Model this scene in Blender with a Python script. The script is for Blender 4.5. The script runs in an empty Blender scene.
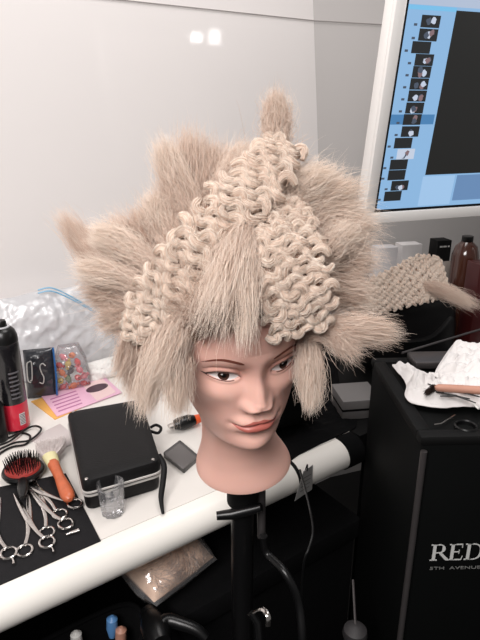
import bpy, bmesh, math, random
import numpy as np
from mathutils import Vector, Matrix, Quaternion

random.seed(7)
RNG = np.random.default_rng(7)
scene = bpy.context.scene
COL = scene.collection

# ------------------------------------------------------------------ camera, world, lights, exposure
CAM = Vector((0.0, 0.0, 1.40))
FPX = 570.0
PITCH = math.radians(20.0)
cam_data = bpy.data.cameras.new('camera')
cam_data.sensor_fit = 'VERTICAL'
cam_data.sensor_height = 36.0
cam_data.lens = 36.0 * FPX / 640.0
cam_data.clip_start = 0.02
cam = bpy.data.objects.new('camera', cam_data)
COL.objects.link(cam)
cam.location = CAM
cam.rotation_euler = (math.radians(90) - PITCH, 0, 0)
scene.camera = cam

world = bpy.data.worlds.new('world')
scene.world = world
world.use_nodes = True
bg = world.node_tree.nodes['Background']
bg.inputs[0].default_value = (1.0, 0.97, 0.95, 1)
bg.inputs[1].default_value = 0.19

def area(name, loc, target, sx, sy, power, color=(1, 0.965, 0.95)):
    d = bpy.data.lights.new(name, 'AREA')
    d.shape = 'RECTANGLE'; d.size = sx; d.size_y = sy; d.energy = power; d.color = color
    o = bpy.data.objects.new(name, d); COL.objects.link(o)
    o.location = loc
    o.rotation_euler = (Vector(target) - Vector(loc)).to_track_quat('-Z', 'Y').to_euler()
    return o

area('ceiling_softbox', (-0.45, -0.55, 2.15), (0.0, 0.8, 1.05), 0.9, 0.7, 37)
area('overhead_fill', (0.2, 0.9, 2.65), (0.1, 0.95, 0.8), 1.0, 0.7, 16)  # overhead fill lamp, added for softer light
area('led_pane', (1.445, 1.063, 1.735), (-0.09, 1.645, 1.577), 0.055, 0.13, 0.5)
area('led_pane', (1.404, 0.978, 1.73), (-0.09, 1.645, 1.577), 0.055, 0.11, 0.6)

vs = scene.view_settings
vs.view_transform = 'Standard'
vs.look = 'None'
vs.gamma = 1.0
vs.use_curve_mapping = False
vs.exposure = 0.0

# ------------------------------------------------------------------ geometry of the view: pixel of the photo -> point of the place
FV = Vector((0, math.cos(PITCH), -math.sin(PITCH)))
UV = Vector((0, math.sin(PITCH), math.cos(PITCH)))
RV = Vector((1, 0, 0))
def ray(px, py):
    return FV + RV * ((px - 240) / FPX) + UV * ((320 - py) / FPX)
def P(px, py, d):
    return CAM + ray(px, py) * d
def G(px, py, z=0.79):
    r = ray(px, py)
    return CAM + r * ((z - CAM.z) / r.z)

ZC = 0.79                                             # counter height
E0 = Vector((-0.330, 0.614, 0)); TD = Vector((0.815, 0.579, 0)).normalized(); ND = Vector((-TD.y, TD.x, 0))
CANG = math.atan2(TD.y, TD.x)
def C(s, q, z=ZC):                                    # along the counter, into the counter
    v = E0 + TD * s + ND * q; v.z = z; return v
def sq(p):
    d = Vector((p.x, p.y, 0)) - E0
    return d.dot(TD), d.dot(ND)

# ------------------------------------------------------------------ materials
def lin(c):
    c = c / 255.0
    return c / 12.92 if c <= 0.04045 else ((c + 0.055) / 1.055) ** 2.4
def rgb(r, g, b): return (lin(r), lin(g), lin(b), 1)

def mat(name, col, rough=0.5, metal=0.0, spec=0.5, var=0.0, vscale=20, bump=0.0, bscale=80, trans=0.0, ior=1.45,
        coat=0.0, alpha=1.0, sheen=0.0, stretch=(1, 1, 1)):
    m = bpy.data.materials.new(name); m.use_nodes = True
    nt = m.node_tree; b = nt.nodes['Principled BSDF']
    b.inputs['Base Color'].default_value = col
    b.inputs['Roughness'].default_value = rough
    b.inputs['Metallic'].default_value = metal
    b.inputs['Specular IOR Level'].default_value = spec
    b.inputs['Transmission Weight'].default_value = trans
    b.inputs['IOR'].default_value = ior
    b.inputs['Coat Weight'].default_value = coat
    b.inputs['Alpha'].default_value = alpha
    b.inputs['Sheen Weight'].default_value = sheen
    tc = None
    if var or bump:
        tc = nt.nodes.new('ShaderNodeTexCoord'); mp = nt.nodes.new('ShaderNodeMapping')
        mp.inputs['Scale'].default_value = stretch
        nt.links.new(tc.outputs['Object'], mp.inputs[0])
    if var:
        n = nt.nodes.new('ShaderNodeTexNoise'); n.inputs['Scale'].default_value = vscale; n.inputs['Detail'].default_value = 4
        nt.links.new(mp.outputs[0], n.inputs['Vector'])
        mx = nt.nodes.new('ShaderNodeMix'); mx.data_type = 'RGBA'
        lo = tuple(max(0, c * (1 - var)) for c in col[:3]) + (1,); hi = tuple(min(1, c * (1 + var)) for c in col[:3]) + (1,)
        mx.inputs[6].default_value = lo; mx.inputs[7].default_value = hi
        nt.links.new(n.outputs['Fac'], mx.inputs[0]); nt.links.new(mx.outputs[2], b.inputs['Base Color'])
    if bump:
        n2 = nt.nodes.new('ShaderNodeTexNoise'); n2.inputs['Scale'].default_value = bscale; n2.inputs['Detail'].default_value = 3
        nt.links.new(mp.outputs[0], n2.inputs['Vector'])
        bp = nt.nodes.new('ShaderNodeBump'); bp.inputs['Strength'].default_value = bump; bp.inputs['Distance'].default_value = 0.002
        nt.links.new(n2.outputs['Fac'], bp.inputs['Height']); nt.links.new(bp.outputs[0], b.inputs['Normal'])
    return m

def emis(name, col, k):
    m = bpy.data.materials.new(name); m.use_nodes = True
    nt = m.node_tree; b = nt.nodes['Principled BSDF']
    b.inputs['Base Color'].default_value = (0.01, 0.01, 0.01, 1); b.inputs['Roughness'].default_value = 0.35
    b.inputs['Emission Color'].default_value = col; b.inputs['Emission Strength'].default_value = k
    return m

def film(name, tint, opac, rough=0.12):
    """thin clear plastic: see-through with a glossy skin and a little milkiness"""
    m = bpy.data.materials.new(name); m.use_nodes = True
    nt = m.node_tree; nt.nodes.clear()
    out = nt.nodes.new('ShaderNodeOutputMaterial')
    tr = nt.nodes.new('ShaderNodeBsdfTransparent'); tr.inputs[0].default_value = (0.96, 0.96, 0.97, 1)
    df = nt.nodes.new('ShaderNodeBsdfDiffuse'); df.inputs[0].default_value = tint
    gl = nt.nodes.new('ShaderNodeBsdfGlossy'); gl.inputs['Roughness'].default_value = rough
    m1 = nt.nodes.new('ShaderNodeMixShader'); m1.inputs[0].default_value = opac
    lw = nt.nodes.new('ShaderNodeLayerWeight'); lw.inputs[0].default_value = 0.25
    ad = nt.nodes.new('ShaderNodeMath'); ad.operation = 'MULTIPLY_ADD'; ad.inputs[1].default_value = 0.6; ad.inputs[2].default_value = 0.06
    m2 = nt.nodes.new('ShaderNodeMixShader')
    nt.links.new(tr.outputs[0], m1.inputs[1]); nt.links.new(df.outputs[0], m1.inputs[2])
    nt.links.new(lw.outputs['Fresnel'], ad.inputs[0]); nt.links.new(ad.outputs[0], m2.inputs[0])
    nt.links.new(m1.outputs[0], m2.inputs[1]); nt.links.new(gl.outputs[0], m2.inputs[2])
    nt.links.new(m2.outputs[0], out.inputs[0])
    return m

M = {}
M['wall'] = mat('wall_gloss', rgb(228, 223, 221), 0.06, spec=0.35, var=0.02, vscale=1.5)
M['wall2'] = mat('wall_shaded', rgb(188, 184, 182), 0.4, spec=0.3, var=0.03, vscale=2)  # right wall face: its darker shading is put into the base colour
M['seam'] = mat('seam_grey', rgb(158, 152, 150), 0.5)
M['floor'] = mat('floor_black', rgb(20, 19, 19), 0.6, var=0.2)
M['counter'] = mat('counter_white', rgb(226, 221, 215), 0.28, spec=0.45, var=0.03, vscale=6)
M['bullnose'] = mat('bullnose_white', rgb(238, 234, 227), 0.22, spec=0.5, var=0.02, vscale=8)
M['black'] = mat('black_matte', rgb(9, 9, 9), 0.65, spec=0.2)
M['blackfab'] = mat('black_fabric', rgb(8, 8, 9), 0.9, spec=0.12, var=0.35, vscale=60, bump=0.3, bscale=400)
M['blackplastic'] = mat('black_plastic', rgb(10, 10, 11), 0.33, spec=0.5)
M['leather'] = mat('black_leather', rgb(12, 11, 12), 0.5, spec=0.28, var=0.2, vscale=30, bump=0.35, bscale=350)
M['mat'] = mat('rubber_mat', rgb(27, 26, 28), 0.8, spec=0.25, var=0.2, vscale=90, bump=0.3, bscale=600)
M['case'] = mat('case_black', rgb(6, 7, 7), 0.6, spec=0.12, var=0.12, vscale=14)
M['trim'] = mat('dark_metal', rgb(82, 78, 78), 0.42, metal=0.6, var=0.1, vscale=40)
M['steel'] = mat('steel', rgb(205, 200, 196), 0.16, metal=1.0)
M['alu'] = mat('aluminium', rgb(232, 229, 226), 0.36, metal=0.15, spec=0.5, var=0.02, vscale=60, stretch=(1, 1, 14))
M['screenborder'] = mat('screen_border', rgb(10, 10, 14), 0.3)
M['white'] = mat('white_cotton', rgb(222, 218, 216), 0.9, spec=0.1, var=0.05, vscale=60, bump=0.4, bscale=500)
M['paper'] = mat('paper_white', rgb(222, 220, 216), 0.8)
M['wood'] = mat('orange_wood', rgb(190, 100, 66), 0.35, var=0.22, vscale=10, stretch=(8, 8, 1))
M['palewood'] = mat('pink_wood', rgb(186, 136, 116), 0.5, var=0.15, vscale=14, stretch=(1, 10, 10))
M['glass'] = mat('clear_glass', (1, 1, 1, 1), 0.02, trans=1.0, ior=1.18)
M['lettering'] = mat('silver_print', rgb(196, 196, 194), 0.4)
M['letteringdim'] = mat('grey_print', rgb(112, 112, 110), 0.5)
M['skin'] = mat('skin', rgb(219, 168, 150), 0.42, spec=0.4)
M['glassfilm'] = film('shot_glass_clear', (0.9, 0.9, 0.92, 1), 0.05, 0.03)
M['film'] = film('clear_film', (0.86, 0.86, 0.88, 1), 0.10)
M['filmmilk'] = film('milky_film', (0.88, 0.88, 0.90, 1), 0.5, 0.28)
M['filmsmoke'] = film('smoky_film', (0.05, 0.055, 0.065, 1), 0.75, 0.15)
M['blue'] = mat('blue_plastic', rgb(40, 104, 170), 0.35)
M['paleblue'] = mat('pale_blue_plastic', rgb(128, 178, 208), 0.35)
M['red'] = mat('red_paint', rgb(205, 46, 66), 0.3)
M['redpad'] = mat('red_rubber', rgb(150, 48, 42), 0.45)
M['orange'] = mat('orange_plastic', rgb(226, 92, 48), 0.4)

# ------------------------------------------------------------------ mesh building
class MB:
    def __init__(self): self.v = []; self.f = []; self.n = 0
    def add(self, v, f):
        v = np.asarray([tuple(p) for p in v] if not isinstance(v, np.ndarray) else v, dtype=float)
        self.v.append(v)
        n = self.n
        self.f += [tuple(i + n for i in q) for q in f]
        self.n += len(v); return self
    def bm(self, bm):
        bm.verts.ensure_lookup_table(); bm.verts.index_update()
        self.add([v.co.copy() for v in bm.verts], [tuple(x.index for x in f.verts) for f in bm.faces]); bm.free(); return self
    def box(self, c, size, bevel=0.0, seg=2, rot=None, mtx=None):
        bm = bmesh.new(); bmesh.ops.create_cube(bm, size=1)
        for v in bm.verts: v.co = Vector((v.co.x * size[0], v.co.y * size[1], v.co.z * size[2]))
        if bevel: bmesh.ops.bevel(bm, geom=list(bm.edges), offset=bevel, segments=seg, profile=0.5, affect='EDGES')
        t = Matrix.Translation(Vector(c))
        if rot is not None: t = t @ (rot.to_4x4() if isinstance(rot, Matrix) else Matrix.Rotation(rot, 4, 'Z'))
        if mtx is not None: t = mtx @ t
        bm.transform(t); return self.bm(bm)
    def grid(self, pts, closed_u=False, flip=False):       # pts [rows][cols]
        pts = np.asarray(pts, dtype=float); r, c = pts.shape[:2]
        f = []
        cc = c if closed_u else c - 1
        for i in range(r - 1):
            for j in range(cc):
                a = i * c + j; b = i * c + (j + 1) % c; d = (i + 1) * c + j; e = (i + 1) * c + (j + 1) % c
                f.append((a, d, e, b) if flip else (a, b, e, d))
        return self.add(pts.reshape(-1, 3), f)
    def lathe(self, prof, seg=40, mtx=None):               # prof list of (r,z)
        v = []
        for r, z in prof:
            for k in range(seg):
                a = 2 * math.pi * k / seg; v.append(Vector((r * math.cos(a), r * math.sin(a), z)))
        if mtx is not None: v = [mtx @ p for p in v]
        f = []
        for i in range(len(prof) - 1):
            for k in range(seg):
                f.append((i * seg + k, i * seg + (k + 1) % seg, (i + 1) * seg + (k + 1) % seg, (i + 1) * seg + k))
        return self.add(v, f)
    def tube(self, pts, rad, sides=10, caps=True, closed=False, flat=1.0, up=None):
        pts = [Vector(p) for p in pts]; n = len(pts)
        rads = rad if hasattr(rad, '__len__') else [rad] * n
        v = []; nrm = None
        for i, p in enumerate(pts):
            if closed: t = pts[(i + 1) % n] - pts[i - 1]
            else: t = pts[min(i + 1, n - 1)] - pts[max(i - 1, 0)]
            if t.length < 1e-9: t = Vector((0, 0, 1))
            t.normalize()
            if nrm is None:
                a = Vector(up) if up is not None else (Vector((0, 0, 1)) if abs(t.z) < 0.9 else Vector((1, 0, 0)))
                nrm = (a - t * a.dot(t)).normalized()
            else:
                nrm = nrm - t * nrm.dot(t)
                nrm = nrm.normalized() if nrm.length > 1e-6 else t.orthogonal().normalized()
            b = t.cross(nrm)
            for k in range(sides):
                a = 2 * math.pi * k / sides
                v.append(p + (b * math.cos(a) + nrm * (math.sin(a) * flat)) * rads[i])
        f = []
        for i in range(n if closed else n - 1):
            for k in range(sides):
                i2 = (i + 1) % n
                f.append((i * sides + k, i * sides + (k + 1) % sides, i2 * sides + (k + 1) % sides, i2 * sides + k))
        if caps and not closed:
            f.append(tuple(range(sides - 1, -1, -1))); f.append(tuple((n - 1) * sides + k for k in range(sides)))
        return self.add(v, f)
    def prism(self, poly, depth, mtx):                      # 2d polygon in xz extruded along y
        n = len(poly)
        v = [mtx @ Vector((x, 0, z)) for x, z in poly] + [mtx @ Vector((x, depth, z)) for x, z in poly]
        f = [tuple(range(n)), tuple(range(2 * n - 1, n - 1, -1))] + [(i, i + n, (i + 1) % n + n, (i + 1) % n) for i in range(n)]
        return self.add(v, f)
    def build(self, name, m, parent=None, smooth=True, angle=35, subd=0):
        me = bpy.data.meshes.new(name)
        V = np.concatenate(self.v) if self.v else np.zeros((0, 3))
        me.from_pydata(V.tolist(), [], self.f); me.update()
        if smooth:
            me.shade_smooth(); me.set_sharp_from_angle(angle=math.radians(angle))
        me.materials.append(m if not isinstance(m, str) else M[m])
        o = bpy.data.objects.new(name, me); COL.objects.link(o)
        if parent is not None: o.parent = parent; o.matrix_parent_inverse = parent_world(parent).inverted()
        if subd:
            md = o.modifiers.new('subd', 'SUBSURF'); md.levels = subd; md.render_levels = subd
        return o

def parent_world(o):
    m = Matrix.LocRotScale(o.location, o.rotation_euler, o.scale)
    if o.parent is not None: m = parent_world(o.parent) @ o.matrix_parent_inverse @ m
    return m

def tag(o, label=None, cat=None, group=None, kind=None):
    if label: o['label'] = label
    if cat: o['category'] = cat
    if group: o['group'] = group
    if kind: o['kind'] = kind
    return o
def thing(name, label, cat, loc=(0, 0, 0), group=None):
    o = bpy.data.objects.new(name, None); COL.objects.link(o); o.location = loc; o.empty_display_size = 0.02
    return tag(o, label, cat, group)
def structure(o): return tag(o, kind='structure')
def spline(pts, n, closed=False):
    p = np.asarray([tuple(q) for q in pts], dtype=float); m = len(p)
    out = []
    segs = m if closed else m - 1
    for k in range(n):
        u = k / (n if closed else n - 1) * segs; i = min(int(u), segs - 1); t = u - i
        if closed: a, b, c, d = p[(i - 1) % m], p[i % m], p[(i + 1) % m], p[(i + 2) % m]
        else: a, b, c, d = p[max(i - 1, 0)], p[i], p[i + 1], p[min(i + 2, m - 1)]
        out.append(0.5 * ((2 * b) + (-a + c) * t + (2 * a - 5 * b + 4 * c - d) * t * t + (-a + 3 * b - 3 * c + d) * t ** 3))
    return np.array(out)
def noise3(v, s, seed=0):
    """cheap smooth vector noise by summed sines"""
    r = np.random.default_rng(seed); out = np.zeros(v.shape[0])
    for o in range(5):
        k = r.normal(size=(3, 3)); k = k / np.linalg.norm(k, axis=1)[:, None] * s * (1.6 ** o)
        ph = r.uniform(0, 6.28, 3)
        out += (np.sin(v @ k[0] + ph[0] + 1.5 * np.sin(v @ k[1] + ph[1]))) / (1.5 ** o)
    return out / 2.2

# ================================================================== THE ROOM
b = MB(); b.add([(-4, -3, 0), (4, -3, 0), (4, 4, 0), (-4, 4, 0)], [(0, 1, 2, 3)])
structure(b.build('floor', 'floor', smooth=False))

QW = 0.70                                             # wall behind the counter
def wallhit(px, py, q=QW):
    r = ray(px, py); o = CAM - E0
    return CAM + r * ((q - Vector((o.x, o.y, 0)).dot(ND)) / Vector((r.x, r.y, 0)).dot(ND))
ca = wallhit(313, 0); cb = wallhit(319, 175)
lean = (cb - ca) / (cb.z - ca.z)
ctop = ca + lean * (2.7 - ca.z); cbot = ca + lean * (0.0 - ca.z)
lt = C(-2.2, QW, 2.7); lb = C(-2.2, QW, 0)
thick = ND * 0.06
b = MB(); b.add([lb, cbot, ctop, lt] + [p + thick for p in (lb, cbot, ctop, lt)],
                [(0, 1, 2, 3), (7, 6, 5, 4), (0, 3, 7, 4), (1, 5, 6, 2), (3, 2, 6, 7), (0, 4, 5, 1)])
structure(b.build('wall_back', 'wall', smooth=False))
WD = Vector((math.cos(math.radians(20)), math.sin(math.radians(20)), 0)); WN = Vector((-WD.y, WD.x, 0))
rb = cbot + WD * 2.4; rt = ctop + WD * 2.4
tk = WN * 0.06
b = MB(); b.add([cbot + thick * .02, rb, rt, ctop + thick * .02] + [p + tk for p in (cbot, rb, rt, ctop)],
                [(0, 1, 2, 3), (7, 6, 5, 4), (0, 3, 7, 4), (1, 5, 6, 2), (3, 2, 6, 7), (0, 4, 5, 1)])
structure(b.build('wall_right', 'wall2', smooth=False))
# thin seam cable along the top of both walls
s0 = wallhit(40, -9, QW - .003); s1 = wallhit(122, 0, QW - .003); s2 = wallhit(314, 20.5, QW - .003)
s3 = s2 + WD * 0.35; s3.z = s2.z + .0
b = MB(); b.tube([s0, s1, s2], 0.0013, 6); b.tube([s2, s3, s3 + WD * 1.5], 0.0013, 6)
structure(b.build('trim_1', 'seam'))

# ------------------------------------------------------------------ counter
ct = thing('counter', 'long white worktop with rounded front edge along the wall', 'counter', C(0.3, 0.3, 0))
b = MB()
S0, S1 = -0.9, sq(G(362, 431))[0] - .022
plan = [(S0, .001), (S1, .001), (S1, QW - .012), (S0, QW - .012)]
b.add([C(s, q, ZC) for s, q in plan] + [C(s, q, ZC - .062) for s, q in plan], [(0, 1, 2, 3), (7, 6, 5, 4)] + [(i, i + 4, (i + 1) % 4 + 4, (i + 1) % 4) for i in range(4)])
b.build('worktop', 'counter', ct, smooth=False)
b = MB(); pr = []
for k in range(15):
    a = math.pi / 2 + math.pi * k / 14
    pr.append((-0.006 + 0.034 * math.cos(a), ZC - 0.031 + 0.031 * math.sin(a)))
pr = [(0.0, ZC)] + pr + [(0.0, ZC - 0.062)]
n = len(pr)
v = [C(s, q, z) for s in (S0, S1) for q, z in pr]
b.add(v, [(i, i + n, (i + 1) % n + n, (i + 1) % n) for i in range(n)] + [tuple(range(n)), tuple(range(2 * n - 1, n - 1, -1))])
b.build('front_edge', 'bullnose', ct)
b = MB(); b.box(C((S0 + S1) / 2, 0.62, 0.364), (S1 - S0 - .02, 0.02, 0.727), rot=CANG); b.build('back_panel', 'black', ct, smooth=False)
for s in (-0.85, S1 - .03):
    b = MB(); b.box(C(s, 0.56, 0.364), (0.03, 0.10, 0.727), 0.002, rot=CANG); b.build('side_panel', 'black', ct, smooth=False)
tb_ = thing('equipment_table', 'black table beyond the white counter carrying the monitor and black holdall', 'table', C(1.2, 0.2, 0))
b = MB(); sA, sB = S1 + .004, S1 + 1.05
plan = [(sA, -.02), (sB, -.02), (sB, .36), (sA, .56)]
b.add([C(s, q, ZC) for s, q in plan] + [C(s, q, ZC - .04) for s, q in plan], [(0, 1, 2, 3), (7, 6, 5, 4)] + [(i, i + 4, (i + 1) % 4 + 4, (i + 1) % 4) for i in range(4)])
b.build('table_top', 'black', tb_, smooth=False)
for s, q in ((sA + .10, .02), (sB - .04, .02), (sB - .04, .30), (sA + .10, .46)):
    b = MB(); b.box(C(s, q, (ZC - .04) / 2), (.04, .04, ZC - .041), .002, rot=CANG); b.build('leg', 'black', tb_, smooth=False)
# black tape wrapped round the edge, and its tag
def edge_wrap(s0, s1, grow):
    bb = MB(); pts = []
    for s in (s0, s0 + 0.002, s1 - 0.002, s1):
        g = grow if s0 < s < s1 else 0.0005
        row = []
        for k in range(25):
            a = math.radians(75) + math.radians(215) * k / 24
            row.append(C(s, -0.006 + (0.034 + g) * math.cos(a), ZC - 0.031 + (0.031 + g) * math.sin(a)))
        pts.append(row)
    bb.grid(pts, flip=True); return bb

# ================================================================== MANNEQUIN HEAD
HC = CAM + Vector((-0.008, 0.609, -0.236))
HM = Matrix.Translation(HC) @ Matrix.Rotation(math.radians(18), 4, 'Z') @ Matrix.Rotation(math.radians(12), 4, 'X') @ Matrix.Rotation(math.radians(-4), 4, 'Y') @ Matrix.Scale(1.0, 4)
HMn = np.array(HM)
def tohead(p):
    p = np.array(p, float); p[..., 0] += .13 * np.clip(-.112 - p[..., 2], 0, None); return p @ HMn[:3, :3].T + HMn[:3, 3]

def table(pts, sig=0.005):
    z = np.linspace(-0.24, 0.14, 1900); a = np.array(sorted(pts)); y = np.interp(z, a[:, 0], a[:, 1])
    d = z[1] - z[0]; k = np.arange(-60, 61) * d; w = np.exp(-0.5 * (k / sig) ** 2); w /= w.sum()
    return z, np.convolve(np.pad(y, 60, mode='edge'), w, 'valid')
TF = table([(.06, .0885), (.04, .0915), (.02, .0910), (0, .0850), (-.02, .0860), (-.04, .0868), (-.055, .0880), (-.07, .0890), (-.085, .0865),
            (-.096, .0880), (-.105, .0850), (-.1115, .0700), (-.119, .055), (-.128, .0430), (-.145, .0390), (-.165, .0410), (-.185, .0460), (-.211, .0570), (-.24, .056)], .0042)
TW = table([(.06, .0730), (.04, .0755), (.02, .0755), (0, .0740), (-.02, .0725), (-.04, .0690), (-.06, .0640), (-.08, .0570), (-.095, .0500), (-.108, .0455),
            (-.12, .0440), (-.14, .0440), (-.165, .0480), (-.185, .0535), (-.211, .0650), (-.24, .064)], .006)
TB = table([(.06, .098), (.04, .1), (0, .1), (-.04, .088), (-.08, .066), (-.12, .055), (-.16, .054), (-.185, .058), (-.215, .064), (-.24, .064)], .01)
TN = table([(.06, 2.15), (.02, 2.3), (-.01, 2.25), (-.04, 2.15), (-.07, 2.05), (-.10, 2.0), (-.13, 2.0), (-.24, 2.0)], .01)
ZT, Z6 = 0.118, 0.06
def tab(T, z): return np.interp(z, T[0], T[1])
def prof(z):
    z = np.asarray(z, float)
    k = np.sqrt(np.clip(1 - (np.clip(z - Z6, 0, None) / (ZT - Z6)) ** 2.2, 0, 1))
    zz = np.minimum(z, Z6)
    return tab(TF, zz) * k, tab(TW, zz) * k, tab(TB, zz) * k, tab(TN, zz)
def g2(x, z, cx, cz, sx, sz): return np.exp(-0.5 * (((x - cx) / sx) ** 2 + ((z - cz) / sz) ** 2))
def smooth(a, b, t): t = np.clip((t - a) / (b - a), 0, 1); return t * t * (3 - 2 * t)
EX, EH = 0.0330, 0.0165
def eye_t(x): s = np.sign(x + 1e-12); return (np.abs(x) - EX) / EH, s
def eye_up(t): return np.where(np.abs(t) < 1, .0072 * (1 - np.clip(np.abs(t), 0, 1) ** 2.2) ** .8, 0) + .0014 * t
def eye_lo(t): return np.where(np.abs(t) < 1, -.0046 * (1 - np.clip(np.abs(t), 0, 1) ** 2) ** .8, 0) + .0014 * t
ZR = [-.130, -.104, -.0900, -.0770, -.0625, -.0335, -.006, .03]
ZFE = [-.130, -.104, -.0960, -.0860, -.0715, -.0405, -.006, .03]
def zfeat(z): return np.interp(z, ZR, ZFE)
def zreal(z): return np.interp(z, ZFE, ZR)
def relief(x, z0, eyes=True):
    ax = np.abs(x); z = zfeat(z0)
    # nose
    ridge = np.interp(z, [-.056, -.0500, -.0455, -.0405, -.034, -.024, -.010, .004, .016, .03], [0, .003, .0115, .0162, .0168, .0140, .0100, .0065, .0030, 0])
    wid = np.interp(z, [-.055, -.042, -.03, -.01, .01, .03], [.0092, .0088, .0076, .0066, .0062, .008])
    h = ridge * np.exp(-0.5 * (ax / wid) ** 2.4)
    h += .0085 * g2(ax, z, .0125, -.0425, .0050, .0060)
    h -= .0025 * g2(ax, z, .0185, -.042, .0032, .008)
    h -= .0012 * g2(ax, z, .0, -.058, .0025, .006)
    # sockets, brow, cheeks
    h -= .0046 * g2(ax, z, .032, .002, .017, .0115)
    h -= .0030 * g2(ax, z, .0155, .003, .006, .008)
    h += .0010 * g2(ax, z, .032, .0235, .020, .0070)
    h += .0045 * g2(ax, z, .046, -.027, .017, .012)
    h -= .0014 * g2(ax, z, .040, -.056, .014, .014)
    # upper lid swell and crease
    t, s = eye_t(x)
    up = eye_up(np.clip(t, -1, 1)); lo = eye_lo(np.clip(t, -1, 1)); win = smooth(1.25, .8, np.abs(t))
    h += .0024 * win * np.exp(-0.5 * ((z - up - .0022) / .0022) ** 2)
    h -= .0013 * win * np.exp(-0.5 * ((z - up - .0068) / .0013) ** 2)
    h += .0013 * win * np.exp(-0.5 * ((z - lo + .0018) / .0016) ** 2)
    # mouth
    mw = smooth(.030, .016, ax)
    h += .0052 * mw * np.exp(-0.5 * ((z + .0665) / .0042) ** 2) * (1 - .25 * g2(x, z, 0, -.063, .003, .004))
    h += .0062 * smooth(.027, .010, ax) * np.exp(-0.5 * ((z + .0770) / .0044) ** 2)
    h -= .0040 * smooth(.030, .018, ax) * np.exp(-0.5 * ((z + .0716 - .0010 * np.cos(ax * 130)) / .0011) ** 2)
    h -= .0020 * g2(ax, z, .0275, -.0725, .0030, .0040)
    h -= .0036 * g2(x, z, 0, -.0875, .016, .0045)
    h += .0035 * g2(x, z, 0, -.1010, .0135, .0080)
    if eyes:
        d = np.minimum(up - z, z - lo); d = np.where(np.abs(t) < 1, d, -1)
        h -= .0065 * smooth(0.0, .0010, d)
    return h
def ybase(x, z):
    f, w, bk, n = prof(z)
    return -f * np.clip(1 - np.clip(np.abs(x) / np.maximum(w, 1e-6), 0, .999) ** n, 0, 1) ** (1 / n)
def S(x, z, off=0.0, eyes=False):
    x = np.asarray(x, float); z = np.asarray(z, float)
    y = ybase(x, z) - relief(x, z, eyes)
    e = 2e-4
    yx = ((ybase(x + e, z) - relief(x + e, z, eyes)) - (ybase(x - e, z) - relief(x - e, z, eyes))) / (2 * e)
    yz = ((ybase(x, z + e) - relief(x, z + e, eyes)) - (ybase(x, z - e) - relief(x, z - e, eyes))) / (2 * e)
    nn = np.stack([yx, -np.ones_like(yx), yz], -1); nn /= np.linalg.norm(nn, axis=-1, keepdims=True)
    return np.stack([x, y, z], -1) + nn * off

mh = thing('training_mannequin', 'pale training mannequin head with big teased and knitted blond hair on a black stand', 'mannequin head', tuple(tohead((0, .01, -.213))))
NT, NZ = 380, 430
u = np.linspace(-1, 1, NT, endpoint=False)
th = math.pi * (.42 * u + .58 * u ** 3)
zz = np.concatenate([Z6 + (ZT - Z6) * np.sin(np.linspace(math.pi / 2, 0, 50, endpoint=False)), np.linspace(Z6, -.213, NZ - 50)])
TH, ZZ = np.meshgrid(th, zz)
f, w, bk, n = prof(ZZ)
cs, sn = np.cos(TH), np.sin(TH)
fb = np.where(cs > 0, f, bk); nn = np.where(cs > 0, n, 2.0)
eps = 1e-5
r = ((np.abs(sn) / np.maximum(w, eps)) ** nn + (np.abs(cs) / np.maximum(fb, eps)) ** nn) ** (-1 / nn)
X = r * sn; Y = -r * cs
Y = Y - relief(X, ZZ) * smooth(.0, .35, cs)
pts = np.stack([X, Y, ZZ], -1)
bm_ = MB(); bm_.grid(tohead(pts.reshape(-1, 3)).reshape(pts.shape), closed_u=True, flip=True)
nb = bm_.n
bm_.add([tohead((0, .004, ZZ[-1, 0]))], [])
bm_.f += [((len(zz) - 1) * NT + (k + 1) % NT, (len(zz) - 1) * NT + k, nb) for k in range(NT)]
# skin with cosmetic colour on it
m = M['skin']; nt = m.node_tree; pb = nt.nodes['Principled BSDF']
at = nt.nodes.new('ShaderNodeAttribute'); at.attribute_name = 'makeup'
mx = nt.nodes.new('ShaderNodeMix'); mx.data_type = 'RGBA'
mx.inputs[6].default_value = rgb(221, 174, 160); mx.inputs[7].default_value = rgb(158, 100, 88)
nt.links.new(at.outputs['Fac'], mx.inputs[0]); nt.links.new(mx.outputs[2], pb.inputs['Base Color'])
pb.inputs['Subsurface Weight'].default_value = 0.12; pb.inputs['Subsurface Radius'].default_value = (.01, .004, .002); pb.inputs['Subsurface Scale'].default_value = 0.4
head = bm_.build('head', 'skin', mh, angle=80)
front = smooth(.0, .5, cs)
t_, s_ = eye_t(X)
mk = .36 * g2(np.abs(X), ZZ, .056, -.046, .015, .008) * front
mk += .36 * front * smooth(1.5, .6, np.abs(t_)) * np.exp(-0.5 * ((ZZ - eye_up(np.clip(t_, -1, 1)) - .004) / .0045) ** 2)
mk += .25 * g2(np.abs(X), ZZ, .017, .006, .006, .008) * front
att = head.data.attributes.new('makeup', 'FLOAT', 'POINT')
att.data.foreach_set('value', np.append(mk.ravel(), 0).astype(np.float32))

def patch(name, x, z, off, m, parent, lift=None, eyes=False):
    p = S(x, z, off, eyes)
    if lift is not None: p = p + lift
    q = MB(); q.grid(tohead(p.reshape(-1, 3)).reshape(p.shape)); return q.build(name, m, parent, angle=80)
M['lip'] = mat('lip_paint', rgb(176, 98, 88), 0.36)
M['brow'] = mat('brow_paint', rgb(112, 62, 50), 0.6)
M['liner'] = mat('liner_paint', rgb(44, 24, 24), 0.4)
M['sclera'] = mat('eye_white', rgb(226, 218, 216), 0.12, coat=0.6)
M['iris'] = mat('iris_brown', rgb(62, 38, 30), 0.08, coat=1.0, var=0.3, vscale=600)
M['pupil'] = mat('pupil_black', rgb(8, 6, 6), 0.05, coat=1.0)
M['glint'] = mat('glint_white', rgb(245, 242, 240), 0.2)
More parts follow.
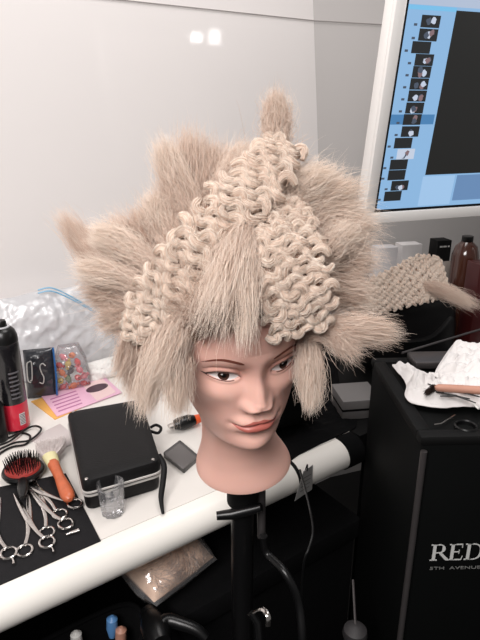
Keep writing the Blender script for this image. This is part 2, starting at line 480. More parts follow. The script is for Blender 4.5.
# lips
k = np.linspace(-1, 1, 61); v = np.linspace(0, 1, 15)
xl = k * .0262
zm = -.0714 + .0009 * np.cos(np.abs(xl) * 130)
zu = zm + .0062 * (1 - np.abs(k) ** 2.2) ** .8 * (1 - .22 * np.exp(-(xl / .0042) ** 2)) * (1 + .1 * np.exp(-((np.abs(xl) - .006) / .003) ** 2))
zl = zm - .0078 * (1 - np.abs(k) ** 2.4) ** .9
Zl = zreal(zl[None] + (zu - zl)[None] * v[:, None])
lips = patch('lips', np.repeat(xl[None], 15, 0), Zl, .00035, 'lip', head); tag(lips, 'muted red painted lips')
# mouth line: a fine dark strip along the crease between the lips
zline = zreal(np.stack([zm - .0004 * (1 - k ** 2), zm + .0004 * (1 - k ** 2)]))
patch('mouth_line', np.repeat(xl[None] * .97, 2, 0), zline, .0006, mat('mouth_line_dark', rgb(112, 52, 46), .5), head)
for sg in (-1, 1):
    t = np.linspace(-1, 1, 41); v = np.linspace(0, 1, 17)
    Xe = np.repeat((sg * (EX + EH * t))[None], 17, 0)
    if sg < 0: Xe = Xe[:, ::-1]
    tt = (np.abs(Xe) - EX) / EH
    lo, up = eye_lo(tt) - .0012, eye_up(tt) + .0016
    Ze = lo + (up - lo) * v[:, None]
    dep = lambda x, z: np.stack([np.zeros_like(x), .0022 - .0016 * np.clip(1 - ((np.abs(x) - EX) / EH) ** 2, 0, 1), np.zeros_like(x)], -1)
    ey = patch('eye', Xe, Ze, 0, 'sclera', head, lift=dep(Xe, Ze))
    def disc(name, rad, dy, m, cx=0.0, cz=0.0005):
        rr = np.linspace(0.0001, rad, 8)[:, None]; aa = np.linspace(0, 2 * math.pi, 33)[None]
        x = sg * EX + cx + rr * np.cos(aa); z = cz + rr * np.sin(aa)
        tq = (np.abs(x) - EX) / EH; z = np.minimum(z, eye_up(tq) + .001); z = np.maximum(z, eye_lo(tq) - .0008)
        p = S(x, z, 0) + dep(x, z); p[..., 1] -= dy
        q = MB(); q.grid(tohead(p.reshape(-1, 3)).reshape(p.shape), flip=True); return q.build(name, m, head, angle=80)
    disc('iris', .0056, .0003, 'iris'); disc('pupil', .0026, .0005, 'pupil'); disc('painted_glint', .0011, .0008, 'glint', -.0018, .0022)
    # liner / lashes: upper tapered stroke with a small wing, lower thin one
    t = np.linspace(-1.02, 1.28, 50)
    x = sg * (EX + EH * t); tc = np.clip(t, -1, 1)
    base = eye_up(tc) + np.where(t > 1, (t - 1) * .006, 0)
    thk = np.interp(t, [-1.02, -.5, .3, .95, 1.28], [.0005, .0019, .0028, .0026, .0003])
    xs = np.stack([x, x, x]); zs = np.stack([base - .0003, base + thk * .5, base + thk])
    if sg < 0: xs, zs = xs[:, ::-1], zs[:, ::-1]
    patch('eyeliner', xs, zs, .0007, 'liner', head)
    t = np.linspace(-.6, 1.0, 30); x = sg * (EX + EH * t)
    zs = np.stack([eye_lo(t) - .0009, eye_lo(t) - .0001]); xs = np.stack([x, x])
    if sg < 0: xs, zs = xs[:, ::-1], zs[:, ::-1]
    patch('lower_liner', xs, zs, .0005, mat('lower_liner_paint', rgb(98, 58, 52), .5), head)
    # brow
    k = np.linspace(0, 1, 50)
    x = sg * (.0155 + .0385 * k); zc = .0212 + .0062 * np.sin(np.clip(k / .55, 0, 1) * math.pi / 2) - np.where(k > .5, (k - .5) ** 2 * .034, 0)
    tk_ = np.interp(k, [0, .08, .4, .8, 1], [.0008, .0017, .0016, .0010, .0002])
    xs = np.stack([x, x, x]); zs = np.stack([zc - tk_, zc, zc + tk_])
    if sg < 0: xs, zs = xs[:, ::-1], zs[:, ::-1]
    patch('eyebrow', xs, zs, .0005, 'brow', head)

# ------------------------------------------------------------------ hair
def hair_mat(name, root, tip, rough=0.42):
    m = bpy.data.materials.new(name); m.use_nodes = True
    nt = m.node_tree; pb = nt.nodes['Principled BSDF']; out = nt.nodes['Material Output']
    a = nt.nodes.new('ShaderNodeAttribute'); a.attribute_name = 'tone'
    cr = nt.nodes.new('ShaderNodeMix'); cr.data_type = 'RGBA'
    cr.inputs[6].default_value = root; cr.inputs[7].default_value = tip
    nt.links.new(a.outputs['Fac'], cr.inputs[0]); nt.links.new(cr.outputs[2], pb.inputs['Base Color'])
    pb.inputs['Roughness'].default_value = rough; pb.inputs['Specular IOR Level'].default_value = 0.3
    tl = nt.nodes.new('ShaderNodeBsdfTranslucent'); nt.links.new(cr.outputs[2], tl.inputs[0])
    mx = nt.nodes.new('ShaderNodeMixShader'); mx.inputs[0].default_value = 0.35
    nt.links.new(pb.outputs[0], mx.inputs[1]); nt.links.new(tl.outputs[0], mx.inputs[2]); nt.links.new(mx.outputs[0], out.inputs[0])
    return m
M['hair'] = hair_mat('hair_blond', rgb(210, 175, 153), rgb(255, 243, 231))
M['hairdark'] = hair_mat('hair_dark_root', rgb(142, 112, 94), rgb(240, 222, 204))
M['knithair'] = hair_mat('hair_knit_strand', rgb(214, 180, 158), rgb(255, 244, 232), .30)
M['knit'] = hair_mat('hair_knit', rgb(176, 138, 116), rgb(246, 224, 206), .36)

def strands(name, A, B, Cc, m, parent, radius=0.0002, seg=7, seed=0, wob=.004, tone0=None, tone1=None, clump=0):
    """A roots, B mid controls, Cc tips (N x 3) -> one mesh of thin tapered tubes"""
    rng = np.random.default_rng(seed); N = len(A)
    t = np.linspace(0, 1, seg)[None, :, None]
    p = A[:, None] * (1 - t) ** 2 + 2 * B[:, None] * t * (1 - t) + Cc[:, None] * t ** 2
    ph = rng.uniform(0, 6.28, (N, 1, 3)); fr = rng.uniform(2.0, 9.0, (N, 1, 3)); am = rng.normal(0, 1, (N, 1, 3)) * wob
    p = p + am * np.sin(fr * t + ph) * np.minimum(1, t * 2.5)
    d = np.gradient(p, axis=1); d /= np.linalg.norm(d, axis=2, keepdims=True) + 1e-9
    rv = rng.normal(size=(N, 1, 3)); a = np.cross(d, rv); a /= np.linalg.norm(a, axis=2, keepdims=True) + 1e-9
    b2 = np.cross(d, a)
    rad = radius * (1 - .75 * t ** 3)
    ring = [p + rad * (a * math.cos(k) + b2 * math.sin(k)) for k in (0, 2.0944, 4.1888)]
    V = np.stack(ring, 2).reshape(-1, 3)                    # N, seg, 3
    base = (np.arange(N) * seg * 3)[:, None, None]
    i = (np.arange(seg - 1) * 3)[None, :, None]; k = np.arange(3)[None, None]
    q = np.stack([base + i + k, base + i + (k + 1) % 3, base + i + 3 + (k + 1) % 3, base + i + 3 + k], -1).reshape(-1, 4)
    me = bpy.data.meshes.new(name)
    me.vertices.add(len(V)); me.vertices.foreach_set('co', V.ravel().astype(np.float32))
    nq = len(q)
    me.loops.add(nq * 4); me.loops.foreach_set('vertex_index', q.ravel().astype(np.int32))
    me.polygons.add(nq); me.polygons.foreach_set('loop_start', (np.arange(nq) * 4).astype(np.int32))
    me.update(calc_edges=True); me.validate(); me.shade_smooth()
    me.materials.append(M[m])
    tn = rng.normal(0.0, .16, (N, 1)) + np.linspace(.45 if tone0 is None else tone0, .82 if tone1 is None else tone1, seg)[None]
    tn = np.clip(np.repeat(tn[:, :, None], 3, 2), 0, 1)
    at = me.attributes.new('tone', 'FLOAT', 'POINT'); at.data.foreach_set('value', tn.ravel().astype(np.float32))
    o = bpy.data.objects.new(name, me); COL.objects.link(o)
    if parent is not None: o.parent = parent; o.matrix_parent_inverse = parent_world(parent).inverted()
    return o
def ball(rng, n, c, r, flat=None):
    v = rng.normal(size=(n, 3)); v /= np.linalg.norm(v, axis=1, keepdims=True); v *= rng.uniform(0, 1, (n, 1)) ** (1 / 2.4)
    return np.asarray(c) + v * np.asarray(r)

# scalp cap under the hair
rows = []
zc_ = np.concatenate([np.linspace(ZT + .004, ZT - .01, 6), np.linspace(ZT - .014, -.05, 40)])
for z in zc_:
    row = []
    for a in np.linspace(-math.pi, math.pi, 90, endpoint=False):
        c_, s_2 = math.cos(a), math.sin(a)
        hl = .066 + .006 * math.cos(a * 3) - .125 * smooth(.75, -.1, c_)       # hairline height by direction
        ze = max(z, hl)
        ff, ww, bb, nn_ = [float(q) for q in prof(min(ze, ZT - .0002))]
        e = ff if c_ > 0 else bb
        rr_ = ((abs(s_2) / max(ww, 1e-5)) ** nn_ + (abs(c_) / max(e, 1e-5)) ** nn_) ** (-1 / nn_) + .003
        row.append(tohead((rr_ * s_2, -rr_ * c_, ze + (.003 if z > ZT - .012 else 0))))
    rows.append(row)
q = MB(); q.grid(rows, closed_u=True, flip=True)
hair = q.build('hair', mat('hair_cap', rgb(160, 130, 108), .8, var=.4, vscale=300), mh)
tag(hair, 'teased pale blond hair with two chunky knitted bands')

rng = np.random.default_rng(11)
# short hairs covering the scalp
N = 9000
a = rng.uniform(-math.pi, math.pi, N); z = rng.uniform(-.04, ZT - .001, N)
c_, s_2 = np.cos(a), np.sin(a); hl = .066 + .006 * np.cos(a * 3) - .125 * smooth(.75, -.1, c_)
z = np.maximum(z, hl + rng.uniform(-.002, .02, N)); z = np.minimum(z, ZT - .001)
ff, ww, bb, nn_ = prof(z); e = np.where(c_ > 0, ff, bb)
rr_ = ((np.abs(s_2) / np.maximum(ww, 1e-5)) ** nn_ + (np.abs(c_) / np.maximum(e, 1e-5)) ** nn_) ** (-1 / nn_) + .002
A = np.stack([rr_ * s_2, -rr_ * c_, z], -1); out_ = A - np.array([0, .01, .03]); out_ /= np.linalg.norm(out_, axis=1, keepdims=True)
jit = rng.normal(size=(N, 3)); up_ = np.array([0, .35, .5])
dirv = out_ * .35 + jit * .55 + up_; ln = rng.uniform(.012, .028, (N, 1))
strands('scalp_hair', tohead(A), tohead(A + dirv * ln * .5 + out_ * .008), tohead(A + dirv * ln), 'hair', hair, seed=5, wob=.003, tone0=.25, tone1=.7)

m = M['knit']; nt = m.node_tree; pb = nt.nodes['Principled BSDF']
tc = nt.nodes.new('ShaderNodeTexCoord'); nz = nt.nodes.new('ShaderNodeTexNoise'); nz.inputs['Scale'].default_value = 700; nz.inputs['Detail'].default_value = 3
nt.links.new(tc.outputs['Object'], nz.inputs['Vector']); bp = nt.nodes.new('ShaderNodeBump'); bp.inputs['Strength'].default_value = .7; bp.inputs['Distance'].default_value = .0012
nt.links.new(nz.outputs['Fac'], bp.inputs['Height']); nt.links.new(bp.outputs[0], pb.inputs['Normal'])
HCn = np.array(HC)
def tuft(name, root, tip, rr, tr, n, seed, bulge=(0, 0, 0), wob=.005, m='hair', t0=None, t1=None, blunt=.12, rad=.0002, drop=0.0, fly=.12):
    rng = np.random.default_rng(seed)
    R_ = np.array(P(*root)); T_ = np.array(P(*tip))
    rr = np.asarray(rr) * np.ones(3); tr = np.asarray(tr) * np.ones(3)
    dr = ball(rng, n, (0, 0, 0), 1.0)
    A = R_ + dr * rr
    dt = dr * .65 + ball(rng, n, (0, 0, 0), .6)
    L = 1 + rng.uniform(-blunt * 2, blunt, (n, 1))
    T2 = T_ + dt * tr
    fl = (rng.uniform(0, 1, (n, 1)) < fly) * rng.normal(0, 1, (n, 3)) * np.mean(tr) * .45
    T2 = A + (T2 + fl - A) * L
    T2[:, 2] -= drop * rng.uniform(.5, 1.2, n)
    B = (A + T2) / 2 + np.array(bulge) + rng.normal(0, 1, (n, 3)) * np.linalg.norm(T_ - R_) * .06
    return strands(name, A, B, T2, m, hair, radius=rad, seed=seed, wob=wob, tone0=t0, tone1=t1)

# (root px,py,depth) (tip px,py,depth) root radius, tip radius, count, bulge, tones with light and shade painted in
TU = [
 # left side, sticking out behind the first band
 ((135, 300, .665), (66, 222, .69), .018, .014, 900, (0, 0, -.01), .30, .62),
 ((140, 285, .660), (90, 240, .69), .022, .022, 1100, (0, 0, 0), .32, .68),
 ((150, 270, .655), (118, 225, .68), .024, .020, 1100, (0, 0, 0), .32, .66),
 ((140, 300, .650), (92, 290, .66), .022, .024, 1100, (0, 0, .008), .35, .72),
 ((140, 315, .640), (108, 320, .65), .022, .022, 900, (0, 0, .006), .35, .70),
 ((160, 250, .660), (140, 215, .68), .022, .020, 800, (0, 0, 0), .30, .66),
 ((152, 264, .630), (98, 234, .640), .012, .015, 1000, (0, 0, .006), .62, 1.0),
 ((150, 290, .625), (84, 268, .635), .012, .014, 900, (0, 0, .008), .58, .95),
 ((172, 246, .640), (152, 200, .645), .012, .015, 800, (0, 0, 0), .55, .92),
 ((222, 196, .650), (246, 150, .665), .014, .015, 800, (0, 0, 0), .55, .9),
 ((318, 262, .590), (350, 232, .600), .012, .016, 900, (0, 0, .004), .62, .98),
 # upper left fans
 ((196, 225, .660), (164, 150, .66), .016, .017, 1300, (0, 0, 0), .45, .90),
 ((190, 220, .670), (190, 140, .69), .022, .022, 1000, (0, 0, 0), .32, .68),
 ((210, 210, .680), (212, 152, .71), .024, .026, 1100, (0, 0, 0), .32, .70),
 ((225, 200, .670), (238, 155, .70), .022, .020, 900, (0, 0, 0), .35, .72),
 ((185, 235, .655), (168, 190, .66), .020, .022, 900, (0, 0, 0), .30, .70),
 # the tuft at the top of the tall band
 ((281, 152, .612), (277, 100, .610), .010, .012, 1100, (-.005, 0, 0), .45, .76),
 # over the right, between and behind the bands
 ((262, 215, .610), (322, 178, .620), .014, .020, 1700, (0, 0, .012), .70, 1.0),
 ((290, 215, .630), (350, 195, .640), .022, .026, 1500, (0, 0, .006), .58, .92),
 ((300, 230, .630), (362, 228, .640), .024, .026, 1500, (0, 0, .008), .52, .86),
 ((305, 260, .620), (364, 262, .630), .024, .026, 1400, (0, 0, .006), .45, .78),
 ((310, 290, .610), (358, 295, .610), .022, .024, 1200, (0, 0, .006), .42, .74),
 ((300, 215, .650), (330, 180, .670), .026, .024, 900, (0, 0, 0), .45, .78),
 # under the bands: front lock falling on the forehead
 ((245, 226, .560), (222, 304, .524), .010, .024, 2000, (0, -.014, .010), .55, .95),
 ((246, 230, .556), (246, 326, .514), .008, .010, 600, (0, -.016, .010), .60, 1.0),
 ((238, 256, .556), (206, 318, .536), .010, .013, 1100, (0, -.012, .008), .45, .88),
 # lower right fan
 ((312, 334, .575), (386, 333, .575), .010, .015, 1500, (0, 0, .010), .40, .78),
 ((318, 330, .575), (352, 352, .565), .010, .015, 700, (0, 0, .010), .35, .70),
 # straight cut locks, right and left of the face
 ((308, 335, .585), (311, 402, .580), .012, .011, 1100, (0, 0, 0), .50, .92),
 ((178, 318, .580), (178, 404, .565), .012, .013, 1300, (0, -.006, 0), .48, .90),
 ((168, 315, .590), (146, 402, .580), .014, .013, 1500, (0, -.006, 0), .52, .96),
 ((190, 310, .575), (162, 372, .560), .014, .016, 1300, (0, -.010, .006), .52, .94),
 ((142, 325, .625), (124, 372, .630), .018, .016, 1000, (0, 0, 0), .35, .70),
 ((150, 335, .640), (135, 392, .640), .018, .016, 900, (0, 0, 0), .30, .70),
]
for i, (ro, ti, rr, tr, n_, bu, a0, a1) in enumerate(TU):
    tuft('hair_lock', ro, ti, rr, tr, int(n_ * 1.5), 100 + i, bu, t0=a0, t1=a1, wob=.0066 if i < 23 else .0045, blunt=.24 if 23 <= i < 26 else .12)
# dark grown-out roots along the hairline
for i, (ro, ti) in enumerate([((196, 334, .545), (206, 308, .530)), ((208, 328, .535), (224, 304, .520)), ((232, 324, .527), (240, 304, .515)), ((322, 330, .600), (316, 300, .590))]):
    tuft('root_hair', ro, ti, .009, .010, 300, 300 + i, (0, -.006, 0), m='hairdark', t0=.0, t1=.35, wob=.003)

def knit_band(name, ctrl, widths, nst, rowh, yr, seed):
    """chunky knitted strip: one wavy yarn per row, rows interlocking; ctrl (px,py,d)"""
    c = spline([P(*q) for q in ctrl], 400)
    seg = np.linalg.norm(np.diff(c, axis=0), axis=1); arc = np.concatenate([[0], np.cumsum(seg)]); L = arc[-1]
    W = np.interp(arc, np.linspace(0, L, len(widths)), widths)
    tg = np.gradient(c, axis=0); tg /= np.linalg.norm(tg, axis=1, keepdims=True)
    rng = np.random.default_rng(seed); q = MB()
    camn = np.array(CAM)
    rows_ = int(L / rowh)
    tones = []
    def place(cross, al_, dep):
        al = np.clip(al_, 0, L)
        cc = np.stack([np.interp(al, arc, c[:, k]) for k in range(3)], -1)
        tt = np.stack([np.interp(al, arc, tg[:, k]) for k in range(3)], -1)
        nr = (camn - cc); nr /= np.linalg.norm(nr, axis=1, keepdims=True)
        o_ = cc - HCn; o_ /= np.linalg.norm(o_, axis=1, keepdims=True)
        nr = nr * .6 + o_ * .4; nr -= tt * (nr * tt).sum(1, keepdims=True); nr /= np.linalg.norm(nr, axis=1, keepdims=True)
        sd = np.cross(tt, nr)
        return cc + sd * cross[:, None] + nr * dep[:, None] + tt * (al_ - al)[:, None]
    core = []; LK = []
    for k in range(60):
        s = np.full(25, L * k / 59); w_ = np.interp(s[0], arc, W) * .94; ang = np.linspace(0, 2 * math.pi, 25)
        core.append(place(w_ / 2 * np.cos(ang), s, yr * .9 * np.sin(ang) - yr * .2 * 1.0))
    q.grid(core); ncore = q.n
    tn_all = [np.full(ncore, .05)]  # core coloured dark so the gaps between stitches look shaded
    for j in range(rows_ + 1):
        s = j * rowh; w_ = np.interp(s, arc, W); sw = w_ / nst
        for i in range(nst + (j % 2)):
            cx = (i + (0 if j % 2 else .5)) / nst * w_ - w_ / 2 + rng.normal(0, .10) * sw
            t = np.linspace(-1, 1, 9); sg = 1 if (i + j // 2) % 2 else -1
            a = rng.normal(0, .36); ln_ = sw * rng.uniform(.50, .68)
            x = t * ln_; y = sg * (t * t - .4) * rowh * rng.uniform(.5, .95)
            cr = cx + x * math.cos(a) - y * math.sin(a); al_ = s + rng.normal(0, .12) * rowh + x * math.sin(a) + y * math.cos(a)
            dp = yr * .55 + yr * .9 * (1 - t * t) + yr * .5 * (1 - (2 * np.clip(cr, -w_ / 2, w_ / 2) / w_) ** 2) + rng.normal(0, .12) * yr
            rad = yr * (1 - .42 * np.abs(t) ** 3) * rng.uniform(.85, 1.12)
            pc_ = place(cr, al_, dp)
            q.tube([Vector(v_) for v_ in pc_], list(rad * .86), 9)
            ns = 46; ti = np.linspace(0, 1, 9)
            dd = np.gradient(pc_, axis=0); dd /= np.linalg.norm(dd, axis=1, keepdims=True)
            e1_ = camn - pc_; e1_ -= dd * (e1_ * dd).sum(1, keepdims=True); e1_ /= np.linalg.norm(e1_, axis=1, keepdims=True); e2_ = np.cross(dd, e1_)
            ang = rng.uniform(0, 2 * math.pi, (ns, 1)) + rng.normal(0, .35, (ns, 1)) * (ti[None] * 2 - 1); rr2 = rad[None] * rng.uniform(.82, 1.10, (ns, 1))
            LK.append(pc_[None] + (e1_[None] * np.cos(ang)[..., None] + e2_[None] * np.sin(ang)[..., None]) * rr2[..., None])
            tn_all.append(np.full(81, np.clip(rng.normal(.78, .14), .3, 1)))
    o = q.build(name, 'knit', hair, angle=80)
    at = o.data.attributes.new('tone', 'FLOAT', 'POINT')
    v = np.concatenate(q.v); tn = np.concatenate(tn_all) + .10 * noise3(v, 900, seed)
    at.data.foreach_set('value', np.clip(tn, 0, 1).astype(np.float32))
    Pk = np.concatenate(LK); Nn = len(Pk)
    d_ = np.gradient(Pk, axis=1); d_ /= np.linalg.norm(d_, axis=2, keepdims=True) + 1e-9
    a_ = np.cross(d_, np.random.default_rng(seed).normal(size=(Nn, 1, 3))); a_ /= np.linalg.norm(a_, axis=2, keepdims=True) + 1e-9; b_ = np.cross(d_, a_)
    V = np.stack([Pk + .00028 * (a_ * math.cos(k) + b_ * math.sin(k)) for k in (0, 2.0944, 4.1888)], 2).reshape(-1, 3)
    n0 = len(o.data.vertices); base = (np.arange(Nn) * 27)[:, None, None]; i_ = (np.arange(8) * 3)[None, :, None]; k_ = np.arange(3)[None, None]
    qd = np.stack([base + i_ + k_, base + i_ + (k_ + 1) % 3, base + i_ + 3 + (k_ + 1) % 3, base + i_ + 3 + k_], -1).reshape(-1, 4)
    me = bpy.data.meshes.new('knit_hair'); me.from_pydata(V.tolist(), [], qd.tolist()); me.shade_smooth()
    at = me.attributes.new('tone', 'FLOAT', 'POINT'); tv = np.repeat(np.clip(np.random.default_rng(seed + 1).normal(.88, .2, (Nn, 1)), .1, 1), 27, 1); at.data.foreach_set('value', tv.ravel().astype(np.float32))
    me.materials.append(M['knithair'])
    nf = len(o.data.polygons)
    bmx = bmesh.new(); bmx.from_mesh(o.data); bmx.from_mesh(me); bmx.to_mesh(o.data); bmx.free(); bpy.data.meshes.remove(me)
    o.data.materials.append(M['knithair']); mi = np.zeros(len(o.data.polygons), np.int32); mi[nf:] = 1; o.data.polygons.foreach_set('material_index', mi)
    return o
def px(w, d): return w * d / FPX
k1 = knit_band('knitted_band', [(134, 332, .600), (160, 296, .575), (196, 250, .556), (232, 207, .560), (262, 176, .580), (283, 147, .605)],
               [px(24, .6), px(42, .58), px(46, .56), px(46, .56), px(44, .58), px(34, .6)], 3, .0100, .0052, 1)
tag(k1, 'tall knitted hair band rising to a tuft')
k2 = knit_band('knitted_band', [(284, 208, .585), (287, 232, .560), (290, 262, .545), (295, 296, .543), (300, 332, .555)],
               [px(42, .58), px(56, .56), px(66, .55), px(70, .55), px(56, .55)], 5, .0092, .0044, 2)
tag(k2, 'short broad knitted hair band above the brow')
# stray fuzz over the bands
rng = np.random.default_rng(77)
def fuzz(ctrl, widths, n, seed):
    c = spline([P(*q) for q in ctrl], 200); i = rng.integers(0, 200, n)
    w = np.interp(i, np.linspace(0, 199, len(widths)), widths)[:, None]
    A = c[i] + rng.normal(0, .35, (n, 3)) * w
    o_ = A - HCn; o_ /= np.linalg.norm(o_, axis=1, keepdims=True)
    T2 = A + o_ * rng.uniform(.004, .018, (n, 1)) + rng.normal(0, .008, (n, 3))
    ok = (A[:, 2] > HCn[2] + .050) & (T2[:, 2] > HCn[2] + .050); A, T2 = A[ok], T2[ok]; n = len(A)
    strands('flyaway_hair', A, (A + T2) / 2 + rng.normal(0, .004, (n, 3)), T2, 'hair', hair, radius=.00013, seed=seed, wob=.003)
fuzz([(134, 332, .600), (160, 296, .575), (196, 250, .556), (232, 207, .560), (262, 176, .580), (283, 147, .605)], [.03, .045, .045, .03], 1800, 21)
fuzz([(284, 208, .585), (290, 262, .545), (300, 332, .555)], [.05, .06, .06], 1500, 22)

# ================================================================== STAND UNDER THE HEAD
nb_ = Vector(tohead((0, .006, -.214)))
axis = (Vector(tohead((0, 0, 0))) - Vector(tohead((0, 0, .1)))).normalized()
st = thing('mannequin_stand', 'black pole stand with clamp holding up the mannequin head', 'stand', (nb_.x, nb_.y, 0))
b = MB(); b.tube([nb_ + axis * .0015, nb_ + axis * .005, nb_ + axis * .045], [.026, .024, .022], 24); b.build('head_clamp', 'blackplastic', st)
pt = nb_ + axis * .045
b = MB(); b.tube([pt + Vector((0, 0, .01)), Vector((pt.x, pt.y, .62)), Vector((pt.x, pt.y, .30))], .0165, 20); b.build('pole', 'blackplastic', st)
b = MB(); b.tube([Vector((pt.x, pt.y, .95)), Vector((pt.x, pt.y, .88))], [.022, .022], 20); b.build('pole_collar', 'black', st)
lv = pt + Vector((0, -.004, -.035)); b = MB(); b.tube([lv + Vector((-.036, -.02, -.005)), lv + Vector((-.015, -.018, -.004)), lv + Vector((.012, -.018, .004)), lv + Vector((.026, -.02, .010))], [.006, .0075, .0075, .006], 12)
b.build('clamp_lever', 'blackplastic', st)
b = MB(); b.tube([pt + Vector((.024, .004, .052)), pt + Vector((.027, .004, -.02)), pt + Vector((.028, .004, -.10))], .0062, 12); b.build('height_rod', 'trim', st)
b = MB(); b.lathe([(.0165, .31), (.0175, .30), (.0175, .02), (.03, .014), (.080, .010), (.085, .004), (.085, 0), (0, 0)], 40, Matrix.Translation((pt.x, pt.y, 0))); b.build('base_plate', 'black', st)
hp = pt + Vector((.030, -.012, -.085))
b = MB(); b.tube(spline([hp, hp + Vector((.006, -.002, -.03)), P(286, 574, .80), P(299, 605, .80), P(303, 660, .80), P(306, 760, .86), P(330, 860, .95)], 60), .0062, 12)
tag(b.build('power_cable', 'blackplastic'), 'thick black cable curving down beside the mannequin stand', 'cable')
b = MB(); b.tube(spline([P(300, 470, .99), P(309, 505, .90), P(313, 530, .87), P(309, 548, .86), P(304, 562, .86), P(301, 600, .88), P(300, 660, .9), P(300, 800, 1.0)], 50), .0018, 8)
tag(b.build('thin_cord', 'blackplastic'), 'thin black cord looping down below the paper tag', 'cord')
b = MB(); b.tube(spline([P(254, 612, .79), P(262, 609, .78), P(268, 616, .77), P(268, 626, .77)], 24), .0038, 10, flat=.5)
cl = thing('chrome_clip', 'curved chrome clip hung on the pole below the head', 'clip', tuple(P(260, 615, .79)))
b.build('spring_arm', 'steel', cl)
b = MB(); b.tube([P(251, 613, .80), P(257, 622, .80), P(259, 640, .80)], .006, 10); b.build('clip_jaw', 'blackplastic', cl)

# gas lift / knob at the bottom
kb = P(355, 633, .95)
kt = thing('rod_stand', 'thin black stand with round grey knob and upright rod left of the trolley', 'stand', (kb.x - .02, kb.y + .03, 0))
b = MB(); b.lathe([(0, .016), (.010, .015), (.019, .008), (.021, -.002), (.018, -.012), (.008, -.018), (0, -.018)], 28, Matrix.Translation(kb)); b.build('knob', mat('knob_grey', rgb(44, 42, 43), .6), kt)
b = MB(); b.tube([kb + Vector((0, 0, .012)), P(353, 580, 1.0)], .0022, 8); b.build('rod', 'trim', kt)
b = MB(); b.tube([kb - Vector((0, 0, .012)), Vector((kb.x - .02, kb.y + .03, .25)), Vector((kb.x - .02, kb.y + .03, .03))], .014, 14); b.build('column', 'blackplastic', kt)
b = MB(); b.lathe([(0, .03), (.02, .03), (.042, .01), (.042, 0), (0, 0)], 30, Matrix.Translation((kb.x - .02, kb.y + .03, 0))); b.build('foot', 'blackplastic', kt)

# ================================================================== ON THE COUNTER, LEFT
def slab(name, corners, z0, h, m, parent=None, bevel=.0006, rnd=0.0):
    """flat slab with 4 (or more) plan corners given as Vectors"""
    bm = bmesh.new()
    lo = [bm.verts.new((c.x, c.y, z0)) for c in corners]; f = bm.faces.new(lo)
    if f.normal.z > 0 or sum((corners[i].x * corners[(i + 1) % len(corners)].y - corners[(i + 1) % len(corners)].x * corners[i].y) for i in range(len(corners))) > 0: pass
    r = bmesh.ops.extrude_face_region(bm, geom=[f])
    for v in [g for g in r['geom'] if isinstance(g, bmesh.types.BMVert)]: v.co.z += h
    bmesh.ops.recalc_face_normals(bm, faces=bm.faces)
    if rnd:
        es = [e for e in bm.edges if abs(e.verts[0].co.z - e.verts[1].co.z) > h * .5]
        bmesh.ops.bevel(bm, geom=es, offset=rnd, segments=5, profile=.5, affect='EDGES')
    if bevel: bmesh.ops.bevel(bm, geom=[e for e in bm.edges if len(e.link_faces) == 2 and e.calc_face_angle() > .9], offset=bevel, segments=2, profile=.5, affect='EDGES')
    return MB().bm(bm).build(name, m, parent)

mt = slab('tool_mat', [G(101, 541.5), G(66, 474), G(-60, 500), G(-60, 612)], ZC, .002, 'mat')
tag(mt, 'black rubber mat under the scissors and round brush', 'mat')
ZM = ZC + .0022

def scissors(label, ring_px, tip_px, z, opening=.16, rest=True, L=1.0):
    a = G(*ring_px, z); t = G(*tip_px, z); d = (t - a); d.z = 0; d.normalize()
    ang = math.atan2(d.y, d.x) - math.pi / 2
    root = thing('scissors', label, 'scissors', (a.x, a.y, z), 'cutting scissors on the mat')
    root.rotation_euler = (0, 0, ang); mw = Matrix.Translation((a.x, a.y, z)) @ Matrix.Rotation(ang, 4, 'Z')
    for sg in (-1, 1):
        R_ = Matrix.Translation((0, .072 * L, 0)) @ Matrix.Rotation(sg * opening / 2, 4, 'Z')
        q = MB(); zo = .0016 + .0011 * (sg + 1)
        pts = [(sg * .0085, -.0560), (sg * .0035, -.034), (sg * .001, -.012), (0, .0), (-sg * .001, .02), (-sg * .002, .05), (-sg * .0025, .082)]
        rad = [.0026, .0027, .0038, .0052, .0048, .0036, .0006]
        q.tube([mw @ R_ @ Vector((x * L + sg * -.0, y * L, zo)) for x, y in spline([(p[0], p[1], 0) for p in pts], 30)[:, :2]],
               list(np.interp(np.linspace(0, 1, 30), np.linspace(0, 1, 7), rad)), 8, flat=.35, up=(0, 0, 1))
        bl = q.build('blade', 'steel', root, angle=60)
        q = MB(); rc = Vector((-sg * -.001 + sg * -.0 , -.068, 0)); cx = sg * .0088
        pr = [mw @ R_ @ Vector((cx * L + .0108 * math.cos(a2) * L, (-.0665 + .0122 * math.sin(a2)) * L, zo + .0004)) for a2 in np.linspace(0, 2 * math.pi, 28, endpoint=False)]
        q.tube(pr, .0021, 8, closed=True); q.build('finger_ring', 'steel', bl)
        if rest and sg == 1:
            q = MB(); q.tube([mw @ R_ @ Vector((cx + .002, -.078, zo)), mw @ R_ @ Vector((cx + .003, -.086, zo)), mw @ R_ @ Vector((cx + .002, -.093, zo))], [.002, .0014, .0022], 8); q.build('finger_rest', 'steel', bl)
    q = MB(); q.lathe([(0, .0042), (.003, .0042), (.0034, .003), (.0034, 0)], 16, mw @ Matrix.Translation((0, .072 * L, .0012))); q.build('screw', 'steel', root)
    return root
scissors('steel scissors with two rings nearest the mat front, blades under the round brush', (37, 551), (23, 500), ZM, .22)
scissors('steel scissors in the middle of the mat with open rings', (58, 532), (32, 487), ZM, .18, False)
scissors('steel scissors at the back right of the mat near the orange brush handle', (70, 512), (38, 491), ZM, .18, False)
scissors('steel scissors at the left edge of the photo, only one ring in view', (-3, 562), (-6, 515), ZM, .24)
cp = G(75, 532, ZM); hc = thing('hair_clip', 'short silver hair clip at the end of the middle scissors', 'clip', tuple(cp))
